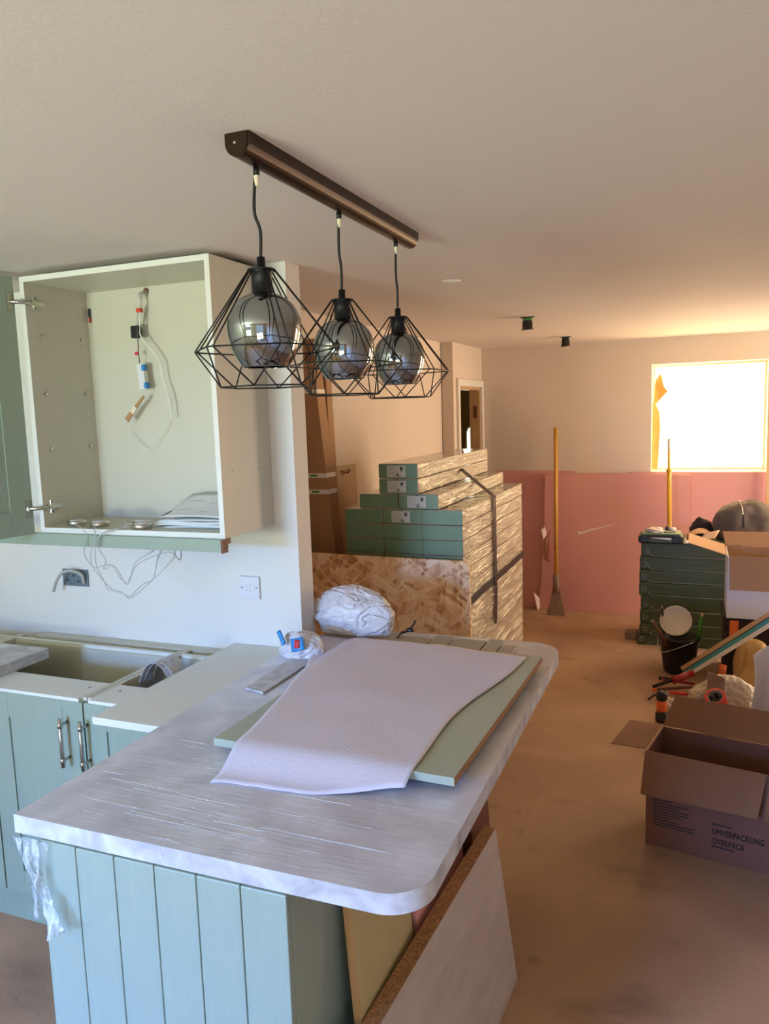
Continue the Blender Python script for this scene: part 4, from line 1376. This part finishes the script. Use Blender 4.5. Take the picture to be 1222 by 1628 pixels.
# torn masking paper at the window
mp_ = thing('masking_paper', (WX0 + .03, YB + .1, 1.2), 'torn yellow-brown masking paper hanging at the left of the window', 'paper')
for n, pts in enumerate((((0, 1.20), (.045, 1.20), (.06, 1.52), (.055, 1.66), (.02, 1.74), (0, 1.74)), ((.004, 1.70), (.05, 1.76), (.115, 1.83), (.085, 1.87), (.06, 1.98), (.02, 1.92)))):
    b = BM()
    prism(b, [(WX0 + .002 + u, w) for u, w in pts], 'y', YB + .10 + .02 * n, YB + .1015 + .02 * n)
    for v in b.verts:
        v.co.y += .03 * math.sin((v.co.x - WX0) * 30)
    obj('torn_strip', b, 'masktorn', mp_)
tag((lambda b: (hexa(b, [(.500, 6.50, .001), (.542, 6.50, .001), (.542, 6.53, .001), (.500, 6.53, .001), (.492, 6.60, 1.95), (.534, 6.60, 1.95), (.534, 6.63, 1.95), (.492, 6.63, 1.95)]), obj('timber_length', b, 'timber'))[1])(BM()), 'pale timber length leaning at the right side of the window', 'timber')

# ------------------------------------------------------------------ dark green cartons with things on top
GY = 5.75
rows = [.755, .652, .556, .464, .367, .263, .166, .078, 0.0]
GORD = ['topmost', 'second from the top', 'third from the top', 'fourth from the top', 'fifth from the top', 'third from the floor', 'second from the floor', 'lowest']
random.seed(5)
for k in range(8):
    z1, z0 = rows[k], rows[k + 1]
    jx = (-.358, -.366, -.368, -.370, -.358, -.362, -.362, -.382)[k]
    g = thing('green_carton', (-.05, GY + .25, z0), 'dark green film-wrapped flat carton, %s of its stack' % GORD[k], 'carton', 'dark green cartons')
    b = BM(); bx(b, jx, .30 + .006 * math.sin(k), GY + .004 * math.sin(2 * k), GY + .40, z0 + .0006, z1 - .0006, bevel=.010)
    obj('carton', b, 'darkgreen', g)
    b = BM(); tube(b, smooth_path([(jx + .05 + .01 * k % 3, GY - .001, z0 + .035), (jx + .07, GY - .003, z0 + .012), (jx + .12, GY - .003, z0 + .006), (.0, GY - .003, z0 + .004 + .003 * math.sin(k)), (.28, GY - .003, z0 + .003)], 6), .0014, 5)
    obj('film_seam', b, 'film', g)
    b = BM()
    for q in range(3):
        a0 = random.uniform(0, 6)
        tube(b, smooth_path([(jx + .035 + .014 * math.cos(a0 + w * .9), GY - .003, z0 + .045 + .016 * math.sin(a0 + w * .9)) for w in range(5)], 4), .0011, 4)
    obj('film_twist', b, 'film', g)

tcs = thing('tool_case', (-.225, GY + .1, .755), 'black and green plastic tool case on top of the green cartons', 'tool case')
b = BM(); bx(b, -.375, -.075, GY - .05, GY + .16, .7555, .812, bevel=.014); obj('case_body', b, 'blackplastic', tcs)
b = BM(); bx(b, -.355, -.095, GY - .035, GY + .145, .812, .826, bevel=.006); obj('lid', b, 'boxgreen', tcs)
b = BM(); bx(b, -.30, -.15, GY - .0525, GY - .0505, .764, .800, bevel=.0008); obj('front_panel', b, 'darkgreen', tcs)
for x in (-.335, -.115):
    b = BM(); bx(b, x - .02, x + .02, GY - .054, GY - .0503, .765, .815, bevel=.0015); obj('latch', b, 'blackplastic', tcs)
b = BM(); hexa(b, [(-.285, GY - .058, .797), (-.155, GY - .058, .785), (-.155, GY - .0565, .785), (-.285, GY - .0565, .797), (-.285, GY - .058, .800), (-.155, GY - .058, .799), (-.155, GY - .0565, .799), (-.285, GY - .0565, .800)])
obj('paper_slip', b, 'paper', tcs)
b = BM(); crumple(b, (-.265, GY + .05, .8265), (.075, .055, .026), .5, 2.2, 2, 4, .3)
tag(obj('cloth_rag', b, 'bagcream'), 'crumpled pale cloth lying on the tool case lid', 'cloth')
lbt = thing('small_bottle', (-.15, GY + .05, .8265), 'small white bottle with a black cap on the tool case', 'bottle')
b = BM(); tube(b, [(-.128, GY + .06, .842), (-.175, GY + .05, .848)], .015, 12); obj('bottle', b, 'tub', lbt)
b = BM(); tube(b, [(-.176, GY + .05, .848), (-.196, GY + .046, .856)], .016, 12); obj('cap', b, 'blackplastic', lbt)
b = BM(); sheet(b, 6, 6, lambda u, v: Vector((-.072 + .15 * u, GY - .012 + .25 * v, .7565 + .004 * math.sin(3 * u + v))), th=.001)
tag(obj('paper_sheet', b, 'paper'), 'white paper sheet on the green cartons right of the tool case', 'paper')
b = BM(); sheet(b, 6, 4, lambda u, v: Vector((-.06 + .16 * u, GY + .12 + .12 * v, .762 + .05 * math.sin(2.6 * u) + .02 * v)), th=.002)
tag(obj('card_scrap', b, 'kraft'), 'curled brown card scrap on the green cartons', 'card')
b = BM(); sheet(b, 5, 5, lambda u, v: Vector((.03 + .10 * u + .03 * v, GY + .05 + .03 * u, .765 + .06 * v + .02 * u)), th=.002)
tag(obj('card_scrap', b, 'tan'), 'upright tan card scrap before the dark cloth', 'card')
b = BM(); crumple(b, (.045, GY + .33, .7555), (.085, .065, .10), .35, 1.8, 6, 4, .3, ridge=False)
tag(obj('dark_jacket', b, 'darkcloth'), 'dark patterned jacket heaped left of the charcoal bag', 'jacket')
hb = thing('fabric_bag', (.34, GY + .3, .7555), 'charcoal fabric bag with an open zip behind the upper carton', 'bag')
b = BM()
r = bmesh.ops.create_icosphere(b, subdivisions=5, radius=1.0)
for v in r['verts']:
    d = v.co.copy()
    f = 1 + .10 * noise.noise(d * 1.6 + Vector((4, 1, 2))) + .05 * noise.noise(d * 4 + Vector((1, 9, 2)))
    # boxy shoulders, flat base, soft folds running down from the top
    e = 2.6
    nrm_ = (abs(d.x) ** e + abs(d.y) ** e + abs(d.z) ** e) ** (1 / e)
    q = d / nrm_ * f
    ang_ = math.atan2(d.y, d.x)
    q *= 1 + .035 * math.sin(ang_ * 7 + 2) * max(0, 1 - abs(d.z))
    q.x *= 1 - .22 * max(0, q.z)
    if d.z > .75:
        q.z -= .05 * math.exp(-((d.x + .12) / .12) ** 2)
    v.co = Vector((.335 + q.x * .215, GY + .30 + q.y * .16, .7560 + max(0, (q.z + .62)) / 1.62 * .275))
for f in b.faces:
    f.smooth = True
obj('bag_body', b, 'grey', hb)
b = BM(); tube(b, smooth_path([(.285, GY + .20, 1.035), (.295, GY + .16, 1.01), (.30, GY + .135, .975), (.302, GY + .12, .95)], 6), .006, 6); obj('zip', b, 'chrome', hb)
b = BM(); tube(b, smooth_path([(.30, GY + .19, 1.02), (.31, GY + .15, .93), (.315, GY + .135, .85)], 6), .004, 6); obj('seam', b, 'darkcloth', hb)
b = BM(); bx(b, -.475, -.388, 5.86, 5.96, .001, .06, bevel=.006)
tag(obj('block_offcut', b, 'steeldirty'), 'small grey-brown block on the floor left of the green cartons', 'block')

# ------------------------------------------------------------------ black bucket of tools
bk = thing('bucket', (-.085, 5.22, 0), 'black plastic bucket full of tools before the green cartons', 'bucket')
b = BM(); lathe(b, [(.0001, .004), (.088, .003), (.095, .012), (.122, .225), (.130, .227), (.130, .240), (.118, .240), (.092, .018), (.0001, .016)], 32, (-.085, 5.22, 0)); obj('pail', b, 'bucket', bk)
b = BM(); tube(b, smooth_path([(-.215, 5.20, .228), (-.20, 5.10, .16), (-.12, 5.075, .185), (-.03, 5.085, .225), (.03, 5.16, .232)], 6), .0028, 6); obj('wire_bail', b, 'chrome', bk)
tb = thing('plastic_tub', (-.10, 5.2, .2), 'white plastic tub lying tilted in the black bucket', 'tub')
rot = Matrix.Translation((-.102, 5.20, .335)) @ Matrix.Rotation(R(-14), 4, 'Y') @ Matrix.Rotation(R(62), 4, 'X')
b = BM(); lathe(b, [(.0001, -.10), (.078, -.10), (.092, .03), (.090, .035)], 32); b.transform(rot); obj('tub_wall', b, 'tub', tb)
b = BM(); lathe(b, [(.097, .022), (.097, .040), (.091, .043), (.088, .038), (.0001, .038)], 32); b.transform(rot); obj('lid', b, 'tub', tb)
b = BM()
for k_ in range(4):
    bx(b, -.022 + k_ * .012, -.016 + k_ * .012 + (.003 if k_ % 2 else 0), -.0925, -.0905, -.005 - .003 * (k_ % 2), .012)
b.transform(rot); obj('marker_scrawl', b, 'ink', tb)
for pts, rr, m, nm, lab, cat in (([(-.17, 5.2, .12), (-.19, 5.19, .42)], .008, 'blackplastic', 'pry_bar', 'dark pry bar upright in the bucket', 'tool'),
                                 ([(-.13, 5.16, .10), (-.175, 5.12, .25), (-.235, 5.10, .345)], .009, 'brownfit', 'hammer_handle', 'reddish tool handle leaning out of the bucket left', 'tool'),
                                 ([(.0, 5.22, .08), (.035, 5.21, .30), (.048, 5.21, .38)], .012, 'limegreen', 'paint_brush', 'green-handled brush sticking out of the bucket', 'brush')):
    t_ = thing(nm, pts[0], lab, cat)
    b = BM(); tube(b, pts, rr, 8); obj('handle', b, m, t_)
    e = Vector(pts[-1])
    b = BM(); tube(b, [e, e + (e - Vector(pts[-2])).normalized() * .02], rr * 1.15, 8, r1=rr * .6); obj('tip', b, 'tan' if m == 'limegreen' else 'steeldirty', t_)

# ------------------------------------------------------------------ striped board, tools and bags
p0, p1 = Vector((-0.0644, 5.0345, 0.02)), Vector((.62, 4.58, .71))
sbd = thing('trim_board', tuple(p0), 'long trim board with tan, teal and white stripes slanting up to the right', 'trim board')
dirv = (p1 - p0).normalized()
side = Vector((-.45, -.75, .0)); side = (side - dirv * side.dot(dirv)).normalized()
upv = side.cross(dirv).normalized()
if upv.z < 0:
    upv = -upv
off = 0.0
for nm, w, m, tk_ in (('tan_stripe', .024, 'tan', .016), ('black_line', .005, 'ink', .0155), ('teal_stripe', .022, 'teal', .016), ('white_stripe', .022, 'trimwhite', .018)):
    b = BM()
    a_ = upv * (-off); c_ = upv * (-(off + w))
    n_ = side * tk_
    hexa(b, [tuple(p) for p in (p0 + c_, p0 + c_ + n_, p1 + c_ + n_, p1 + c_, p0 + a_, p0 + a_ + n_, p1 + a_ + n_, p1 + a_)])
    for v in b.verts:
        v.co.z += .075
    obj(nm, b, m, sbd)
    off += w + .0003

def stick(nm, pts, rr, m, lab, cat, grip=None, r1=None):
    t_ = thing(nm, pts[0], lab, cat)
    b = BM(); tube(b, smooth_path(pts, 4), rr, 8, r1=r1); obj('shaft', b, m, t_)
    if grip:
        a_, c_, gm, gr = grip
        b = BM(); tube(b, [Vector(a_), Vector(c_)], gr, 10); obj('grip', b, gm, t_)
    return t_
stick('bolt_cutter', [(-0.2189, 4.6808, 0.07), (-0.1396, 4.7072, 0.1), (-0.0541, 4.7649, 0.12)], .011, 'darkcloth', 'red-headed bolt cutter lying on the tool heap', 'tool', ((-0.105, 4.7109, 0.11), (-0.0026, 4.8199, 0.13), 'red', .022))
stick('pipe_wrench', [(-0.1743, 4.8893, 0.05), (-0.0902, 4.8501, 0.06), (0.0126, 4.8351, 0.06)], .009, 'red', 'dark red wrench lying under the bolt cutter', 'tool', ((-0.1897, 4.9085, 0.05), (-0.1228, 4.8636, 0.06), 'darkcloth', .012))
stick('wood_chisel', [(-0.1967, 4.7428, 0.035), (-0.1055, 4.7641, 0.045), (-0.0011, 4.8036, 0.05)], .010, 'brownfit', 'wooden tool shaft with an orange end on the floor heap', 'tool', ((-0.2249, 4.7374, 0.03), (-0.2003, 4.7446, 0.034), 'orange', .0115))
stick('red_tube', [(-0.1234, 4.6542, 0.055), (-0.0273, 4.6375, 0.06)], .009, 'redlabel', 'pink-red tube lying on the tool heap', 'tool')
stick('pry_bar', [(-0.24, 4.6264, 0.01), (-0.2067, 4.6558, 0.03), (-0.172, 4.6599, 0.04)], .006, 'blackplastic', 'thin black bar sticking out of the heap on the left', 'tool')
dp0 = (-0.1548, 4.3358, 0)
ddx, ddy = dp0[0], dp0[1]
dr_ = thing('power_tool', (ddx, ddy, 0), 'orange and black tool standing upright behind the big box', 'tool')
b = BM(); lathe(b, [(.0001, .0), (.030, .0), (.032, .01), (.032, .05), (.026, .058)], 16, (ddx, ddy, .001)); obj('battery', b, 'blackplastic', dr_)
b = BM(); lathe(b, [(.026, .059), (.028, .07), (.028, .115), (.024, .12)], 16, (ddx, ddy, .001), cap0=True); obj('body', b, 'orange', dr_)
b = BM(); lathe(b, [(.024, .121), (.030, .13), (.031, .155), (.024, .170), (.0001, .172)], 16, (ddx, ddy, .001)); obj('head', b, 'blackplastic', dr_)
cc0 = (-0.11, 4.4511, 0.03)
b = BM(); crumple(b, (cc0[0], cc0[1], .001), (.05, .05, .07), .4, 2.0, 12, 4, .35)
tag(obj('cable_coil', b, 'bagcream'), 'tangled pale cord heaped beside the upright orange tool', 'cord')
b = BM(); crumple(b, (.075, 4.50, .001), (.075, .06, .07), .3, 2, 15, 3, .35)
tag(obj('dark_rag', b, 'blackplastic'), 'black rag heap behind the big box flap', 'rag')
b = BM(); crumple(b, (.175, 4.62, .001), (.19, .11, .155), .42, 1.7, 21, 5, .35)
tag(obj('plastic_bag', b, 'bagcream'), 'slumped white plastic bag of rubbish behind the big cardboard box', 'plastic bag')
sp_ = (0.1194, 4.44, 0.2183)
b = BM(); hexa(b, [(sp_[0] - .045, 4.44, sp_[2] - .10), (sp_[0] + .04, 4.42, sp_[2] - .105), (sp_[0] + .041, 4.424, sp_[2] - .105), (sp_[0] - .044, 4.444, sp_[2] - .10), (sp_[0] - .045, 4.47, sp_[2] + .045), (sp_[0] + .045, 4.45, sp_[2] + .02), (sp_[0] + .046, 4.454, sp_[2] + .02), (sp_[0] - .044, 4.474, sp_[2] + .045)])
tag(obj('card_square', b, 'steeldirty'), 'small grey-brown card square propped on the rubbish bag', 'card')
rt = thing('tape_roll', (.11, 4.20, .11), 'orange-red tape roll perched behind the big cardboard box', 'tape roll')
tc_ = (0.115, 4.2, 0.2024)
rot = Matrix.Translation((tc_[0], 4.20, tc_[2])) @ Matrix.Rotation(R(32), 4, 'X') @ Matrix.Rotation(R(-12), 4, 'Y')
b = BM(); lathe(b, [(.052, -.06), (.052, .03), (.0385, .03), (.0385, -.06), (.052, -.06)], 28); b.transform(rot); obj('tape', b, 'redtape', rt)
b = BM(); lathe(b, [(.0384, -.059), (.0384, .0305), (.034, .0305), (.034, -.059), (.0384, -.059)], 28); b.transform(rot); cr = obj('core', b, 'fadedink', rt)
b = BM()
for k_ in range(6):
    a_ = k_ * math.pi / 3
    bx(b, -.008, .008, .0325, .0339, -.03, .012)
    bmesh.ops.rotate(b, verts=b.verts[-8:], cent=(0, 0, 0), matrix=Matrix.Rotation(a_, 3, 'Z'))
b.transform(rot); obj('core_print', b, 'ink', cr)
tag((lambda b: (bx(b, tc_[0] - .055, tc_[0] + .055, 4.15, 4.28, .001, tc_[2] - .085, bevel=.004), obj('fixing_box', b, 'kraftin'))[1])(BM()), 'small brown box under the orange-red tape roll', 'box')
# translucent sheet draped at the right, brown paper bag behind
b = BM()
def drape(u, v):
    x = .30 + .30 * u + .06 * (1 - v) * (1 - u)
    y = 4.36 + .10 * math.sin(5 * u) * (1 - .4 * v) + .10 * v
    z = .004 + .50 * v * (.75 + .35 * u) + .012 * noise.noise(Vector((u * 5, v * 4, 0)))
    x -= .10 * (1 - v) ** 2
    return Vector((x, y, max(z, .003)))
sheet(b, 24, 24, drape, th=.0012)
tag(obj('polythene_sheet', b, 'bag'), 'white polythene sheet draped at the right behind the big box', 'sheet')
b = BM(); crumple(b, (.33, 4.90, .001), (.12, .10, .26), .32, 1.9, 31, 4, .4)
tag(obj('paper_bag', b, 'goldpaper'), 'crinkled brown paper bag below the upper carton', 'paper bag')

# ------------------------------------------------------------------ upper carton on a tool trunk
tk = thing('tool_chest', (.47, 5.3, 0), 'dark tool chest with orange catches under the upper carton', 'tool chest')
b = BM(); bx(b, .175, .80, 5.10, 5.50, .001, .35, bevel=.012); obj('chest_body', b, 'darkcloth', tk)
b = BM(); bx(b, .165, .81, 5.085, 5.515, .351, .418, bevel=.012); obj('lid', b, 'darkcloth', tk)
for x in (.205, .60):
    b = BM(); bx(b, x, x + .05, 5.075, 5.0845, .29, .40, bevel=.003); obj('catch', b, 'orange', tk)
og = thing('orange_tool', (.16, 5.0, 0), 'orange and black tool handle below the striped board', 'tool')
b = BM(); tube(b, [(.165, 5.03, .05), (.175, 5.05, .125)], .022, 12); obj('grip', b, 'orange', og)
b = BM(); tube(b, [(.163, 5.025, .002), (.165, 5.03, .05)], .030, 12, r1=.024); obj('foot', b, 'blackplastic', og)

UX0, UX1, UY0, UY1, UZ0, UZ1 = .185, .66, 5.06, 5.46, .4190, .800
uc = thing('upper_carton', (.42, 5.3, UZ0), 'open carton with white sides on the tool chest', 'cardboard box')
th_ = .005
for nm, b6, m in (('front_wall', (UX0, UX1, UY0, UY0 + th_, UZ0, UZ1), 'whitecard'), ('back_wall', (UX0, UX1, UY1 - th_, UY1, UZ0, UZ1), 'kraftin'),
                  ('left_wall', (UX0, UX0 + th_, UY0 + th_ + .0002, UY1 - th_ - .0002, UZ0, UZ1), 'whitecard'), ('right_wall', (UX1 - th_, UX1, UY0 + th_ + .0002, UY1 - th_ - .0002, UZ0, UZ1), 'whitecard'),
                  ('base', (UX0 + th_, UX1 - th_, UY0 + th_, UY1 - th_, UZ0, UZ0 + th_), 'kraftin')):
    box(nm, b6, m, uc, .0008)
def flap(nm, a, b_, c_, d_, m, parent, tk2=.004):
    """a-b hinge line, c-d outer edge"""
    A, B_, C_, D_ = (Vector(q) for q in (a, b_, c_, d_))
    n = (B_ - A).cross(D_ - A).normalized() * tk2
    bm_ = BM()
    hexa(bm_, [tuple(p) for p in (A, B_, C_, D_, A + n, B_ + n, C_ + n, D_ + n)])
    return obj(nm, bm_, m, parent)
flap('flap_front', (UX0 + .008, UY0 - .006, UZ1 + .004), (UX1, UY0 - .006, UZ1 + .004), (UX1, UY0 - .03, UZ1 - .20), (UX0 + .012, UY0 - .03, UZ1 - .20), 'kraft', uc)
flap('flap_left', (UX0 - .006, UY0 + .01, UZ1 + .004), (UX0 - .006, UY1, UZ1 + .004), (UX0 - .225, UY1 - .02, UZ1 + .075), (UX0 - .225, UY0 + .02, UZ1 + .072), 'kraft', uc)
flap('flap_back', (UX0, UY1 + .003, UZ1 + .002), (UX1, UY1 + .003, UZ1 + .002), (UX1, UY1 + .05, UZ1 + .085), (UX0 - .02, UY1 + .05, UZ1 + .085), 'kraft', uc)

# ------------------------------------------------------------------ big cardboard box in the right foreground
BB = thing('cardboard_box', (.1, 3.15, 0), 'large open brown cardboard box with black lettering on the floor', 'cardboard box')
BX, BD, BHt = .60, .27, .385
c4 = .005
def rb(name, b6, m, parent=BB, bev=.0008):
    b = BM(); bx(b, *b6, bevel=bev)
    return obj(name, b, m, parent)
O = Vector((-.163, 3.055, 0))                    # near left bottom corner; box frame before turning
BB.location = O
def L(x, y, z):
    return (O.x + x, O.y + y, z)
front = rb('front_wall', (O.x, O.x + BX, O.y, O.y + c4, .001, BHt), 'kraftred')
rb('back_wall', (O.x, O.x + BX, O.y + BD - c4, O.y + BD, .001, BHt), 'kraftred')
rb('left_wall', (O.x, O.x + c4, O.y + c4 + .0003, O.y + BD - c4 - .0003, .001, BHt), 'kraftred')
rb('right_wall', (O.x + BX - c4, O.x + BX, O.y + c4 + .0003, O.y + BD - c4 - .0003, .001, BHt), 'kraftred')
rb('base', (O.x + c4, O.x + BX - c4, O.y + c4, O.y + BD - c4, .001, .006), 'kraftred')
flap('flap_front', L(-.004, -.004, BHt + .003), L(.428, -.004, BHt + .003), L(.405, -.045, BHt - .155), L(-.010, -.045, BHt - .162), 'kraftshade', BB)
flap('flap_front', L(.436, -.004, BHt + .003), L(BX, -.004, BHt + .003), L(BX, -.035, BHt - .155), L(.425, -.035, BHt - .158), 'kraftshade', BB)
flap('flap_left', L(-.005, .005, BHt + .003), L(-.005, BD - .005, BHt + .003), L(-.130, BD - .03, BHt + .012), L(-.130, -.03, BHt + .012), 'kraftshade', BB)
flap('flap_back', L(0, BD + .003, BHt + .002), L(BX, BD + .003, BHt + .002), L(BX, BD + .085, BHt + .105), L(.03, BD + .085, BHt + .11), 'kraftshade', BB)
text_mesh('lettering', 'UMVERPACKUNG', .034, 'ink', front, L(.245, -.0006, .108), (1, 0, 0), (0, 0, 1), squeeze=.66, bold=True)
text_mesh('lettering', 'OVERPACK', .034, 'ink', front, L(.245, -.0006, .070), (1, 0, 0), (0, 0, 1), squeeze=.66, bold=True)
b = BM()
random.seed(2)
for k_ in range(12):
    z = .214 - k_ * .0115
    bx(b, O.x + .028, O.x + .028 + random.choice((.07, .10, .13, .155)), O.y - .0009, O.y - .0003, z, z + .0042)
for z, w in ((.147, .07), (.057, .08)):
    if w:
        bx(b, O.x + .245, O.x + .245 + w, O.y - .0009, O.y - .0003, z, z + .005)
obj('small_print', b, 'ink', front)['kind'] = 'stuff'
BB.rotation_euler = (0, 0, R(-11))
